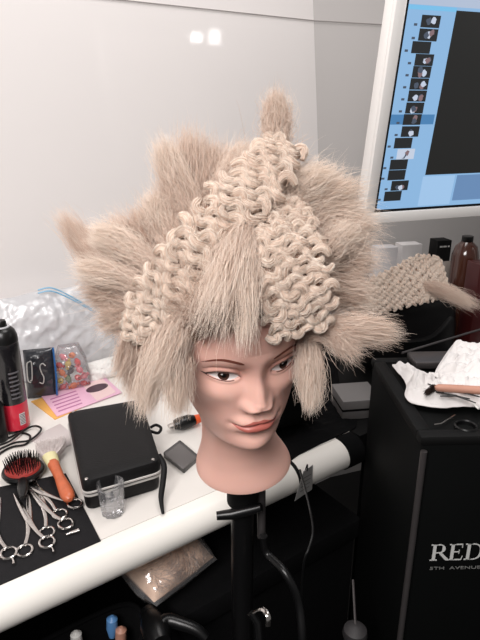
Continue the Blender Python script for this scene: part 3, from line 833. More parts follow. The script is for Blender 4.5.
b = MB(); b.tube([G(70, 533, ZM + .003), G(79, 530, ZM + .003)], [.0028, .0034], 10, flat=.7); b.build('clip_arm', 'steel', hc)
b = MB(); b.tube([G(66, 535, ZM + .003), G(71, 533, ZM + .003)], [.0016, .0020], 8); b.build('clip_spring', 'steel', hc)

# round brush
bc = G(24, 476, ZM); hd = (G(23, 520, ZM) - bc); hd.z = 0; hd.normalize()
br = thing('hair_brush', 'round black hair brush with red cushion lying on the mat', 'brush', tuple(bc))
T_ = Matrix.Translation(bc)
b = MB(); b.lathe([(0, .001), (.026, .001), (.034, .006), (.0365, .012), (.0345, .016), (.031, .0165), (0, .0165)], 48, T_); b.build('brush_head', 'blackplastic', br)
b = MB(); b.lathe([(.031, .0155), (.029, .020), (.020, .0240), (.010, .0258), (0, .0262)], 40, T_); pad = b.build('cushion', 'redpad', br)
b = MB()
for i in range(150):
    rr_ = .028 * math.sqrt((i + .5) / 150); a = i * 2.39996
    z0 = .0255 - .006 * (rr_ / .029) ** 2
    p0 = bc + Vector((rr_ * math.cos(a), rr_ * math.sin(a), z0)); p1 = bc + Vector((rr_ * 1.12 * math.cos(a), rr_ * 1.12 * math.sin(a), z0 + .016))
    b.tube([p0, p1], [.00075, .0005], 5)
b.build('bristles', 'blackplastic', pad)
b = MB(); b.tube([bc + hd * .030 + Vector((0, 0, .010)), bc + hd * .045 + Vector((0, 0, .011)), bc + hd * .062 + Vector((0, 0, .012)), bc + hd * .082 + Vector((0, 0, .0125))], [.010, .0095, .0085, .004], 16, flat=.8)
b.build('handle', 'blackplastic', br)

# neck duster brush with orange wooden handle
e0 = G(70, 500, ZM + .012); e1 = G(53, 463, ZC + .020); e2 = G(50.5, 434, ZC + .028)
ax = (e1 - e0)
db = thing('duster_brush', 'flat hair dusting brush with pale bristles and orange wooden handle', 'brush', (e0.x, e0.y, ZC))
b = MB(); ks = np.linspace(0, 1, 24)
b.tube([e0 + ax * k for k in ks], list(np.interp(ks, [0, .04, .15, .35, .6, .85, 1], [.004, .0095, .0120, .0108, .0085, .0095, .0105])), 20, flat=.85); b.build('handle', 'wood', db)
b = MB(); b.tube([e1 - ax * .03, e1 + ax * .10, e1 + ax * .2], [.0112, .0128, .0142], 20, flat=.75); b.build('ferrule', mat('ferrule_cream', rgb(214, 206, 160), .4), db)
rg = np.random.default_rng(5); n = 1500; a = rg.uniform(-1, 1, n); h2 = rg.uniform(-1, 1, n)
dirn = (e2 - e1).normalized(); side = dirn.cross(Vector((0, 0, 1))).normalized(); upv = side.cross(dirn)
A = np.array(e1 + ax * .18) + np.outer(a * .012, side) + np.outer(h2 * .006, upv)
T2 = np.array(e1) + np.outer(rg.uniform(.056, .068, n), dirn) + np.outer(a * .026 + rg.normal(0, .002, n), side) + np.outer(h2 * .010, upv)
M['bristle'] = hair_mat('bristle_grey', rgb(226, 208, 204), rgb(255, 250, 248))
strands('bristles', A, (A + T2) / 2 + np.outer(a * .006, side), T2, 'bristle', db, radius=.0004, seed=9, wob=.001, tone0=.5, tone1=.8)

# black cables at the left
for i, pts in enumerate([[(-6, 441), (8, 438), (20, 433), (30, 436), (26, 444), (12, 447), (2, 452), (-8, 460)], [(-6, 447), (10, 441), (26, 429), (36, 426), (41, 430), (30, 440), (14, 443), (-6, 452)]]):
    b = MB(); b.tube(spline([G(x, y, ZC + .0035 + .0045 * i) for x, y in pts], 60), .0021, 8)
    tag(b.build('cable', 'blackplastic'), ['thin black cable coiled on the counter in front of the spray can', 'upper loop of thin black cable reaching towards the dusting brush'][i], 'cable')

# hair spray can
cb_ = G(17, 428)
can = thing('spray_can', 'tall black hairspray can with red lower band and white barcode', 'spray can', tuple(cb_))
T_ = Matrix.Translation(cb_)
b = MB(); b.lathe([(0, .0), (.024, .0), (.0262, .002), (.0268, .004), (.0268, .185), (.0262, .190), (.0255, .192)], 44, T_); body = b.build('can_body', mat('can_black', rgb(22, 21, 24), .25, coat=.5), can)
b = MB(); b.lathe([(.02690, .008), (.02695, .009), (.02695, .064), (.02690, .065)], 44, T_); b.build('red_band', mat('can_red', rgb(206, 40, 62), .3, coat=.4), body)
b = MB(); b.lathe([(.0255, .191), (.0268, .193), (.0262, .204), (.0225, .215), (.0160, .222), (.0125, .223)], 40, T_); b.build('shoulder_cap', 'blackplastic', can)
b = MB(); b.lathe([(.0135, .2215), (.0150, .2225), (.0150, .2245), (.0125, .2250), (.0105, .2245)], 32, T_); b.build('valve_ring', mat('valve_white', rgb(196, 196, 200), .3), can)
b = MB(); b.lathe([(.0095, .223), (.0095, .233), (.0080, .236), (0, .2365)], 28, T_); b.build('spray_button', 'blackplastic', can)
def on_can(name, a0, a1, z0, z1, m, r=.0271):
    q = MB(); aa = np.linspace(a0, a1, 10)
    q.grid([[cb_ + Vector((r * math.cos(a), r * math.sin(a), z)) for a in aa] for z in (z0, z1)]); return q.build(name, m, body)
fa = -math.pi / 2 + math.atan2(cb_.x, cb_.y) * -1 + .0
for k in range(7):
    on_can('label_line', fa - .05, fa + .75 - .1 * (k % 3), .078 + .009 * k, .0815 + .009 * k, mat('can_print', rgb(96, 94, 98), .5))
on_can('barcode', fa + .28, fa + .75, .018, .044, mat('barcode_white', rgb(214, 206, 208), .5))
for k in range(7): on_can('barcode_bar', fa + .30, fa + .73, .0205 + .0033 * k, .0217 + .0033 * k, 'black', .0273)
# small black bottle beside it
nb2 = G(0, 440)
bo = thing('pump_bottle', 'narrow black bottle cut off by the left edge of the photo', 'bottle', tuple(nb2))
T_ = Matrix.Translation(nb2)
b = MB(); b.lathe([(0, 0), (.015, 0), (.0165, .002), (.0165, .075), (.013, .083), (.008, .088)], 28, T_); b.build('bottle_body', 'blackplastic', bo)
b = MB(); b.lathe([(.0085, .086), (.0095, .088), (.0095, .105), (.008, .108), (0, .108)], 24, T_); b.build('cap', 'black', bo)

# soft bags
def pillow(name, origin, right, up, w, h, d, m, parent=None, crump=.0, seed=0, nu=36, nv=36, pw=.55, freq=60, wide=None, fray=0.0):
    right = Vector(right).normalized(); up = Vector(up).normalized(); nm = up.cross(right).normalized()
    U_ = np.linspace(-1, 1, nu); V_ = np.linspace(0, 1, nv)
    UU, VV = np.meshgrid(U_, V_)
    ww = 1 if wide is None else np.interp(VV, np.linspace(0, 1, len(wide)), wide)
    prof_ = (np.clip(1 - np.abs(UU) ** 3, 0, 1) ** pw) * (np.clip(1 - np.abs(VV * 2 - 1) ** 3.5, 0, 1) ** pw)
    q = MB()
    base = np.array(origin) + (UU * ww * w / 2)[..., None] * np.array(right) + (VV * h)[..., None] * np.array(up)
    for sg in (1, -1):
        pts = base + (sg * prof_ * d / 2)[..., None] * np.array(nm)
        if crump:
            fl = pts.reshape(-1, 3)
            dn = noise3(fl, freq, seed + sg) + .5 * np.abs(noise3(fl, freq * 2.3, seed + 5 + sg))
            dx = noise3(fl, freq * .8, seed + 9)
            pts = pts + (crump * dn.reshape(UU.shape) * (prof_ * .9 + .1))[..., None] * np.array(nm) + (fray * dx.reshape(UU.shape))[..., None] * (np.array(up) * .6 + np.array(right) * .4) * (VV > .15)[..., None]
        q.grid(pts, flip=(sg == 1))
    return q.build(name, m, parent, angle=60)
fwd = Vector((0, 1, 0))
# dark zip bag
zb = G(43, 397)
zr = Vector((.95, .25, 0)).normalized(); zu = (Vector((0, 0, 1)) + Vector((-zr.y, zr.x, 0)) * .25).normalized(); zn = zr.cross(zu)
bag = thing('zip_pouch', 'smoky grey zip pouch with white lettering and blue zip edge', 'pouch', tuple(zb))
zm_ = pillow('pouch_film', zb, zr, zu, .066, .112, .03, mat('pouch_smoke', rgb(46, 48, 54), .25, coat=.6), bag, .003, 3, freq=70)
b = MB(); b.tube(spline([zb + zr * .032 + zu * .004 - zn * -.012, zb + zr * .034 + zu * .05 + zn * .012, zb + zr * .033 + zu * .112 + zn * .008], 20), .0045, 8, flat=.4); b.build('zip_edge', 'blue', bag)
def letters(name, body, origin, right, up, size, m, parent, ext=.0004, shear=0, sx=1.0):
    c = bpy.data.curves.new(name, 'FONT'); c.body = body; c.size = size; c.extrude = ext; c.shear = shear
    me_o = bpy.data.objects.new('tmp_text', c); COL.objects.link(me_o)
    dg = bpy.context.evaluated_depsgraph_get(); me = bpy.data.meshes.new_from_object(me_o.evaluated_get(dg))
    bpy.data.objects.remove(me_o); bpy.data.curves.remove(c)
    right = Vector(right).normalized(); up = Vector(up).normalized(); nn_ = right.cross(up)
    mw = Matrix.Translation(origin) @ Matrix((right, up, nn_)).transposed().to_4x4() @ Matrix.Diagonal((sx, 1, 1, 1))
    me.transform(mw); me.materials.clear(); me.materials.append(M[m]); me.name = name
    o = bpy.data.objects.new(name, me); COL.objects.link(o); o.parent = parent; o.matrix_parent_inverse = parent_world(parent).inverted(); return o
for i, (uu, vv) in enumerate(((-.018, .040), (.004, .034))):
    q = MB(); c0 = zb + zr * uu + zu * vv + zn * .0185
    sp = [(.010, .040), (.004, .046), (-.002, .040), (0, .026), (.004, .014), (.001, .001), (-.006, .004)] if i else [(-.002, .000), (-.008, .006), (-.007, .040), (-.003, .046), (.003, .044), (.001, .008), (-.003, .004)]
    q.tube(spline([c0 + zr * x + zu * y for x, y in sp], 30), .0013, 6); q.build('lettering', 'lettering', zm_)
# big clear bag behind everything
bgc = G(66, 368); bgc = C(sq(bgc)[0] - .03, .615)
cr_ = Vector(TD); cu = (Vector((0, 0, 1)) + ND * .05).normalized()
big = thing('clear_bag', 'large crumpled clear plastic bag standing against the wall', 'bag', tuple(bgc))
pillow('bag_film', bgc, cr_, cu, .38, .215, .09, 'filmmilk', big, .013, 8, nu=70, nv=60, freq=30, wide=[.92, 1.0, .96, .70, .55], fray=.012, pw=.8)
b = MB()
for dz in (0, .008): b.tube(spline([wallhit(38, 290 + dz * 400, .60), wallhit(52, 288 + dz * 400, .59), wallhit(72, 297 + dz * 300, .585), wallhit(92, 309 + dz * 200, .58)], 24), .0018, 6)
b.build('zip_strip', 'paleblue', big)
# bag of sweets
cc_ = G(74, 389); cr2 = Vector((.93, .37, 0)).normalized(); cu2 = (Vector((0, 0, 1)) + Vector((-cr2.y, cr2.x, 0)) * .3).normalized(); cn2 = cr2.cross(cu2)
cbag = thing('sweet_bag', 'small clear bag of bright wrapped sweets behind the pink card', 'bag', tuple(cc_))
pillow('bag_film', cc_, cr2, cu2, .078, .108, .046, 'film', cbag, .004, 12, freq=60, wide=[1, 1.05, .95, .6])
SW = [('red', rgb(206, 52, 50)), ('orange', rgb(226, 122, 56)), ('yellow', rgb(206, 176, 84)), ('green', rgb(86, 120, 62)), ('pink', rgb(226, 120, 130)), ('black', rgb(40, 30, 30))]
for nm_, c_ in SW: M['sw_' + nm_] = mat('sweet_' + nm_, c_, .25, coat=.5)
protos = {}
pos = [(-.024, .008, 0), (0, .009, 1), (.024, .009, 0), (-.027, .025, 2), (-.010, .026, 3), (.012, .026, 0), (.028, .027, 4), (-.022, .043, 1), (-.002, .044, 5), (.018, .044, 4), (-.026, .060, 0), (-.006, .061, 2), (.016, .061, 0), (-.014, .078, 4), (.006, .079, 1)]
for i, (x, z, k) in enumerate(pos):
    nm_ = SW[k][0]; p = cc_ + cr2 * x + cu2 * z + cn2 * (.004 if i % 2 else -.004)
    if nm_ not in protos:
        q = MB(); q.lathe([(.0035, -.0135), (.0048, -.0125), (.0015, -.009), (.006, -.006), (.0078, 0), (.006, .006), (.0015, .009), (.0048, .0125), (.0035, .0135)], 14)
        o = q.build('wrapped_sweet', 'sw_' + nm_); protos[nm_] = o
    else:
        o = protos[nm_].copy(); COL.objects.link(o)
    o.location = p; o.rotation_euler = (random.uniform(0, 3), random.uniform(0, 3), random.uniform(0, 3))
    tag(o, f'small {nm_} wrapped sweet inside the clear bag behind the pink card', 'sweet', f'{nm_} wrapped sweets in the clear bag')
# printed cards
oc = slab('printed_card', [G(31, 402), G(58, 393), G(82, 408), G(55, 420)], ZC, .002, mat('card_orange', rgb(226, 170, 92), .5, var=.15, vscale=40), bevel=.0003)
tag(oc, 'orange yellow card half under the pink card', 'card')
zc1 = ZC + .0022
pc = thing('printed_card', 'pink printed card with a dark oval picture, beside the black case bag', 'card', tuple(G(75, 398)))
slab('card_sheet', [G(40, 395, zc1), G(101, 374, zc1), G(122, 393, zc1), G(57, 417, zc1)], zc1, .002, mat('card_pink', rgb(222, 176, 198), .45, var=.12, vscale=30), pc, bevel=.0003)
z2 = zc1 + .0021
def ell(name, cx, cy, rx, ry, z, m, parent, h=.0004):
    slab(name, [G(cx + rx * math.cos(a), cy + ry * math.sin(a) - .25 * rx * math.cos(a), z) for a in np.linspace(0, 2 * math.pi, 22, endpoint=False)], z, h, m, parent, bevel=0)
slab('picture_strip', [G(83, 386, z2), G(102, 378, z2), G(116, 392, z2), G(97, 401, z2)], z2, .0002, mat('card_cream', rgb(226, 196, 196), .5), pc, bevel=0)
ell('oval_picture', 97, 388, 11, 3.6, z2 + .0003, mat('card_dark', rgb(74, 50, 62), .5, var=.3, vscale=80), pc)
M['cardprint'] = mat('card_print', rgb(176, 112, 150), .5)
for k in range(5): slab('print_line', [G(50 + k * 2, 399 + 3 * k, z2), G(76 + k * 1.5, 390.5 + 3 * k, z2), G(76.6 + k * 1.5, 391.4 + 3 * k, z2), G(50.6 + k * 2, 400 + 3 * k, z2)], z2, .0002, 'cardprint', pc, bevel=0)
# crumpled tissue behind the card
tp = G(106, 379); tis = pillow('tissue', tp + Vector((0, 0, .0)), TD, Vector((0, 0, 1)) + ND * .6, .075, .05, .035, 'paper', None, .008, 31, freq=70, fray=.004)
tag(tis, 'crumpled white tissue between the sweets and the blond hair', 'tissue')
pp = slab('paper_strip', [G(28, 440), G(60, 424), G(80, 440), G(58, 452)], ZC, .0012, mat('strip_grey', rgb(206, 196, 194), .5), bevel=.0002)
tag(pp, 'pale paper strip lying between cables and black case bag', 'paper')

# black leather case bag
def round_poly(c, r, n=7):
    out = []
    m_ = len(c)
    for i in range(m_):
        p = c[i]; a = (c[i - 1] - p).normalized(); b_ = (c[(i + 1) % m_] - p).normalized()
        for k in range(n):
            t = k / (n - 1); out.append((1 - t) ** 2 * (p + a * r) + 2 * t * (1 - t) * p + t * t * (p + b_ * r))
    return out
ZB = ZC + .062
lidc = [G(82, 482, ZB), G(161, 460, ZB), G(141, 398, ZB), G(67, 411, ZB)]
cen = sum(lidc, Vector()) / 4
bgx = thing('leather_case', 'black leather tool case with silver zip piping lying on the counter', 'case', (cen.x, cen.y, ZC))
def loft(levels, dome=None):
    """levels: (inset, z)"""
    q = MB(); rows = []
    for ins, z in levels:
        cs_ = [c + (cen - c).normalized() * ins for c in lidc]
        rows.append([Vector((p.x, p.y, z)) for p in round_poly(cs_, .016)])
    q.grid(rows, closed_u=True); n_ = len(rows[0]); k0 = (len(rows) - 1) * n_
    cz = rows[-1][0].z + (dome or 0)
    q.add([Vector((cen.x, cen.y, cz))], []); q.f += [(k0 + i, k0 + (i + 1) % n_, q.n - 1) for i in range(n_)]
    q.add([Vector((cen.x, cen.y, rows[0][0].z))], []); q.f += [((i + 1) % n_, i, q.n - 1) for i in range(n_)]
    return q, rows
q, _ = loft([(.010, ZC + .0005), (.006, ZC + .003), (.004, ZC + .012), (.005, ZC + .030)]); q.build('lower_body', 'leather', bgx)
q, _ = loft([(.003, ZC + .037), (-.001, ZC + .041), (-.001, ZC + .055), (.002, ZC + .060), (.008, ZC + .0625), (.03, ZC + .0640)], .0015); lid = q.build('lid', 'leather', bgx)
q, _ = loft([(.006, ZC + .0295), (.004, ZC + .0335), (.006, ZC + .0375)]); q.build('zip_tape', 'blackfab', bgx)
for k, zz_ in enumerate((ZC + .031, ZC + .0385)):
    cs_ = [c + (cen - c).normalized() * (-.0008 if k else .0012) for c in lidc]
    q = MB(); q.tube([Vector((p.x, p.y, zz_)) for p in round_poly(cs_, .016)], .0021, 8, closed=True); q.build('piping', mat('piping_silver', rgb(196, 192, 188), .35, metal=.4), bgx)
for (x, y) in ((86.5, 479), (153, 459.5), (73.5, 412), (136, 401.5)):
    p = G(x, y, ZC + .0628); q = MB(); q.lathe([(0, .0016), (.0022, .0014), (.0030, .0006), (.0032, -.001)], 18, Matrix.Translation(p)); q.build('snap', 'steel', lid)
e_ = lidc[1] + (lidc[2] - lidc[1]) * .12; e_.z = ZC + .055
q = MB(); pts = spline([e_, G(164, 466, ZC + .045), G(163, 482, ZC + .030), G(161, 498, ZC + .016), G(163, 514, ZC + .004)], 24); q.tube(pts, list(np.interp(np.linspace(0, 1, 24), [0, .7, 1], [.0052, .0048, .0022])), 8, flat=.35); q.build('pull_strap', 'leather', bgx)
e_ = lidc[1] + (lidc[2] - lidc[1]) * .55; e_.z = ZC + .045
q = MB(); q.tube(spline([e_, G(158, 433, ZC + .05), G(161, 428, ZC + .052), G(156, 425, ZC + .05), e_ + Vector((0, .012, 0))], 24), .0028, 8); q.build('side_loop', 'leather', bgx)

# shot glass
gc = G(113, 513)
gl = MB(); T_ = Matrix.Translation(gc)
gl.lathe([(0, .0008), (.0150, .0008), (.0172, .0020), (.0180, .008), (.0205, .040), (.0222, .056), (.0218, .0572), (.0208, .0560), (.0192, .042), (.0165, .017), (.0140, .0135), (0, .0125)], 80, T_)
gv = gl.v[0]; dxy = gv[:, :2] - np.array([gc.x, gc.y]); aa_ = np.arctan2(dxy[:, 1], dxy[:, 0]); zr_ = gv[:, 2] - gc.z
fl_ = 1 + .035 * np.cos(aa_ * 10) * ((zr_ < .045) & (zr_ > .001)); gv[:, :2] = np.array([gc.x, gc.y]) + dxy * fl_[:, None]
go = gl.build('shot_glass', 'glassfilm'); tag(go, 'small clear shot glass in front of the black leather case', 'glass')
# dark flat case by the neck
ph = thing('card_case', 'small smoky grey flat case on the counter left of the mannequin neck', 'case', tuple(G(178, 458)))
slab('case_body', [G(163, 457), G(180, 444), G(199, 460), G(184, 474)], ZC, .010, mat('smoke_grey', rgb(52, 50, 50), .3, coat=.5), ph, bevel=.0012, rnd=.004)
slab('clear_lid', [G(164.5, 455, ZC + .0102), G(180, 443.5, ZC + .0102), G(197, 458, ZC + .0102), G(183, 470, ZC + .0102)], ZC + .0102, .0018, mat('smoke_lid', rgb(84, 80, 79), .2, coat=.6), ph, bevel=.0006, rnd=.003)
# clipper behind the left locks
kc = thing('hair_clipper', 'black hair clipper with an orange end behind the blond side locks', 'clipper', tuple(G(190, 430)))
b = MB(); b.tube([G(174, 425, ZC + .014), G(180, 423.5, ZC + .016), G(189, 421, ZC + .016), G(194, 420, ZC + .015)], [.010, .014, .014, .011], 16, flat=.95); b.build('clipper_body', 'blackplastic', kc)
b = MB(); b.tube([G(194, 420, ZC + .015), G(200, 418, ZC + .015)], [.0112, .0095], 16, flat=.9); b.build('end_cap', 'orange', kc)
b = MB(); b.tube([G(174, 425, ZC + .014), G(169, 427, ZC + .013)], [.009, .008], 10, flat=.5); b.build('blade_head', 'steel', kc)

# tape and tag at the right end of the edge
s_a = sq(G(338, 440))[0]; s_b = sq(G(364, 430))[0]
tp_ = edge_wrap(S1 - .042, S1 + .0015, .0022).build('edge_tape', 'blackfab'); tag(tp_, 'black cloth tape wrapped round the right end of the white counter edge', 'tape')
# paper tag with black tie around the edge
s_t = sq(G(293, 466))[0]
tie = edge_wrap(s_t, s_t + .008, .0016).build('cable_tie', 'black'); tag(tie, 'black tie strapped round the counter edge holding a paper tag', 'tie')
t0 = C(s_t + .004, -.048, ZC - .002)
pg = thing('paper_tag', 'small grey paper tag hanging off the counter edge', 'tag', tuple(t0))
tr_ = (TD + ND * .1).normalized(); tu = Vector((.10, 0, 1)).normalized(); tn_ = tr_.cross(tu)
b = MB(); c5 = t0 + tn_ * .003
b.add([c5 + tr_ * x + tu * z + tn_ * y for y in (0, .0008) for x, z in ((-.008, .010), (.016, .013), (.026, -.045), (-.020, -.048))],
      [(0, 1, 2, 3), (7, 6, 5, 4), (0, 4, 5, 1), (1, 5, 6, 2), (2, 6, 7, 3), (3, 7, 4, 0)]); sh = b.build('tag_sheet', mat('tag_grey', rgb(160, 158, 156), .6), pg, smooth=False)
M['tagprint'] = mat('tag_print', rgb(120, 118, 116), .6)
b = MB()
for k in range(4): b.box((0, 0, 0), (.024, .0003, .0022), mtx=Matrix.Translation(c5 + tu * (-.006 - .009 * k) + tr_ * .003 + tn_ * .0010) @ Matrix((tr_, tn_, tu)).transposed().to_4x4())
b.build('printed_lines', 'tagprint', sh, smooth=False)
b = MB(); b.tube(spline([C(s_t + .004, -.043, ZC - .02), c5 + tu * .02, c5 + tu * .008 + tn_ * .002], 14), .0011, 6); b.build('tag_string', 'blackplastic', pg)

# ================================================================== ON THE COUNTER, RIGHT
def blob(name, c, size, m, parent=None, e=2.6, crump=.0, seed=0, freq=20, flatbase=True, nu=56, nv=36, rot=0):
    q = MB(); rows = []
    for v in np.linspace(-math.pi / 2, math.pi / 2, nv):
        row = []
        for a in np.linspace(-math.pi, math.pi, nu, endpoint=False):
            sp = lambda x, p: math.copysign(abs(x) ** p, x)
            x = sp(math.cos(v), 2 / e) * sp(math.cos(a), 2 / e); y = sp(math.cos(v), 2 / e) * sp(math.sin(a), 2 / e); z = sp(math.sin(v), 2 / e)
            row.append((x * size[0] / 2, y * size[1] / 2, z * size[2] / 2))
        rows.append(row)
    p = np.array(rows); fl = p.reshape(-1, 3)
    if crump:
        nrm_ = fl / (np.linalg.norm(fl, axis=1, keepdims=True) + 1e-9)
        fl = fl + nrm_ * (crump * (noise3(fl, freq, seed) + .6 * np.abs(noise3(fl, freq * 2.2, seed + 3))))[:, None]
    if flatbase: fl[:, 2] = np.maximum(fl[:, 2], -size[2] / 2)
    R_ = np.array(Matrix.Rotation(rot, 3, 'Z')); fl = fl @ R_.T + np.array(c)
    q.grid(fl.reshape(p.shape), closed_u=True); return q.build(name, m, parent, angle=70)

# dark cloth bag behind the neck
b1 = C(sq(G(316, 450))[0], .03, ZC + .012)
bb1 = thing('cloth_bag', 'slumped black cloth bag on the counter right of the mannequin face', 'bag', tuple(b1))
blob('bag_body', b1 + ND * .092 + Vector((0, 0, .066)), (.150, .155, .13), 'blackfab', bb1, e=3.2, crump=.008, seed=4, freq=30, rot=CANG)
b = MB(); b.tube(spline([b1 + ND * .08 + TD * -.03 + Vector((0, 0, .125)), b1 + ND * .06 + TD * -.01 + Vector((0, 0, .155)), b1 + ND * .06 + TD * .03 + Vector((0, 0, .15)), b1 + ND * .08 + TD * .045 + Vector((0, 0, .12))], 30), .006, 8, flat=.4); b.build('handle', 'blackfab', bb1)
# black cape spread on the counter under the cloth bag
def flat_cloth(name, edge_px, z, hmax, seed, freq, m, label, cat):
    rows = cloth_pts([G(x, y, z) for x, y in edge_px]); fl = rows.reshape(-1, 3).copy()
    tt_ = np.repeat(np.linspace(0.02, 1, rows.shape[0])[:, None], rows.shape[1], 1).ravel()
    fl[:, 2] += .0022 + np.abs(noise3(fl, freq, seed)) * hmax * np.clip((1 - tt_) * 3, .08, 1)
    q = MB(); q.grid(fl.reshape(rows.shape), closed_u=True); o = q.build(name, m, angle=80)
    sd = o.modifiers.new('thick', 'SOLIDIFY'); sd.thickness = .0015; sd.offset = 1
    return tag(o, label, cat)
def cloth_pts(edge, n=34):
    e_ = spline(edge, 72, closed=True); cen_ = e_.mean(0); rows = []
    for t in np.linspace(0.02, 1, n): rows.append(cen_ + (e_ - cen_) * t)
    return np.array(rows)
flat_cloth('salon_cape', [(283, 463), (300, 455), (322, 444), (346, 433), (357, 425), (352, 402), (342, 392), (338, 374), (336, 350), (300, 345), (270, 380), (270, 440)], ZC, .008, 5, 45, 'blackfab', 'black salon cape spread on the counter under the cloth bag', 'cape')
gb = P(357, 378, 1.22)  # made-up block for the grey surface glimpsed in this gap
gx = thing('gap_block', 'added grey block filling the gap between hair and trolley on the black table', 'box', (gb.x, gb.y, ZC))
b = MB(); b.box((gb.x, gb.y, ZC + .0225), (.085, .085, .044), .002, rot=.15); b.build('box_body', mat('box_grey', rgb(120, 117, 116), .6), gx)
b = MB(); b.box((gb.x, gb.y, ZC + .0225), (.0855, .0855, .006), .001, rot=.15); b.build('box_band', 'black', gx)
# large black bag behind the case
b2 = Vector((.405, 1.335, ZC))
bb2 = thing('holdall', 'large black holdall on the counter behind the black trolley', 'bag', tuple(b2))
hb = blob('bag_body', b2 + Vector((0, 0, .1015)), (.25, .15, .20), 'leather', bb2, e=4, crump=.006, seed=14, freq=18, rot=math.radians(12))
b = MB(); b.tube(spline([b2 + Vector((-.10, -.09, .15)), b2 + Vector((-.06, -.115, .12)), b2 + Vector((.03, -.11, .12)), b2 + Vector((.09, -.08, .16))], 30), .006, 8, flat=.5); b.build('handle', 'leather', bb2)
b = MB(); b.box(b2 + Vector((0, -.035, .195)), (.25, .004, .003), rot=math.radians(12)); b.build('zip', 'trim', bb2)
# knitted hairpiece on the holdall
ktop = b2.z + .203
kp = thing('knitted_hairpiece', 'folded knitted blond hairpiece with loose end lying on the black holdall', 'hairpiece', tuple(b2 + Vector((-.03, 0, .20))))
hair_save = hair; hair = kp
kc0 = [(352, 307, 1.30), (374, 299, 1.29), (398, 291, 1.29), (422, 283, 1.30), (440, 280, 1.32)]
def knit_piece():
    c = [P(*q) for q in kc0]
    sp = spline(c, 60); q = MB(); rows = []
    for k, p in enumerate(sp):
        t = k / 59; hgt = np.interp(t, [0, .1, .5, .85, 1], [.012, .028, .036, .040, .022]); row = []
        for a in np.linspace(0, 2 * math.pi, 26, endpoint=False):
            row.append((p[0] - .15 * hgt * math.cos(a) * 0, p[1] + .030 * math.cos(a) , p[2] + hgt * math.sin(a)))
        rows.append(row)
    q.grid(rows, closed_u=True); return q.build('padding', mat('knit_core', rgb(206, 184, 156), .8), kp, angle=80)
knit_piece()
HCn_keep = HCn; HCn = np.array(b2 + Vector((-.03, .1, .1)))
kk = [(352, 305, 1.275), (374, 297, 1.255), (398, 288, 1.250), (422, 279, 1.255), (443, 275, 1.285)]
kn = knit_band('knit_panel', kk, [px(20, 1.27), px(34, 1.26), px(40, 1.25), px(46, 1.25), px(34, 1.28)], 11, .0074, .0034, 5)
hair = kp
tuft('loose_end', (428, 287, 1.25), (472, 306, 1.20), (.022, .014, .016), (.026, .012, .012), 700, 401, (0, 0, .012), t0=.5, t1=.8)
tuft('loose_end', (362, 292, 1.27), (352, 282, 1.25), (.016, .014, .016), (.016, .012, .012), 500, 402, (0, 0, .004), t0=.4, t1=.75)
hair = hair_save; HCn = HCn_keep
# cartons and bottles behind the knitted piece
def carton(name, label, cat, px_, py_top, d, w, dep, m, base=ZC, group=None):
    top = P(px_, py_top, d); h = top.z - base
    t = thing(name, label, cat, (top.x, top.y, base), group)
    q = MB(); q.box((top.x, top.y, base + h / 2), (w, dep, h), .002, rot=math.radians(14)); q.build('carton_body', m, t)
    return t, top, h
c1, tpos, _ = carton('carton', 'black carton with white print standing behind the knitted hairpiece', 'box', 441, 239, 1.52, .042, .04, 'black')
R14 = Matrix.Rotation(math.radians(14), 3, 'Z'); rx_ = R14 @ Vector((1, 0, 0)); fn_ = R14 @ Vector((0, -1, 0))
q = MB()
for k, (a_, w_) in enumerate(((-.010, .008), (.001, .010), (.012, .005))): q.box(tpos + fn_ * .0206 + rx_ * a_ + Vector((0, 0, -.016)), (w_, .0006, .004), rot=math.radians(14))
q.build('printed_mark', 'lettering', c1, smooth=False)
carton('carton', 'plain pale grey carton behind the fluffy right side of the hair', 'box', 385, 246, 1.50, .058, .04, mat('carton_grey', rgb(196, 194, 196), .6))
carton('carton', 'pale grey carton just left of the black one, behind the knit', 'box', 409, 243, 1.54, .060, .04, mat('carton_pale', rgb(206, 203, 203), .6))
bt = P(468, 236, 1.42); bot = thing('bottle', 'dark brown bottle standing at the right edge below the monitor', 'bottle', (bt.x, bt.y, ZC))
hh = bt.z - ZC; T_ = Matrix.Translation((bt.x, bt.y, ZC))
b = MB(); b.lathe([(0, 0), (.030, 0), (.033, .004), (.033, hh - .05), (.026, hh - .025), (.012, hh - .012)], 32, T_); b.build('bottle_body', mat('brown_glass', rgb(62, 34, 26), .15, coat=.5), bot)
b = MB(); b.lathe([(.013, hh - .016), (.014, hh - .014), (.014, hh), (0, hh + .001)], 24, T_); b.build('cap', 'blackplastic', bot)
c2, t2p, _ = carton('carton', 'red and black carton at the right edge beside the brown bottle', 'box', 482, 262, 1.36, .045, .05, mat('carton_red', rgb(62, 20, 20), .4))
gp = P(450, 262, 1.48); gpo = pillow('grey_pouch', Vector((gp.x, gp.y, ZC + .0)), (.97, .2, 0), (0, .05, 1), .036, gp.z - ZC, .03, mat('pouch_grey', rgb(120, 112, 106), .4), None, .004, 51)
tag(gpo, 'crumpled grey pouch standing between black carton and brown bottle', 'pouch')

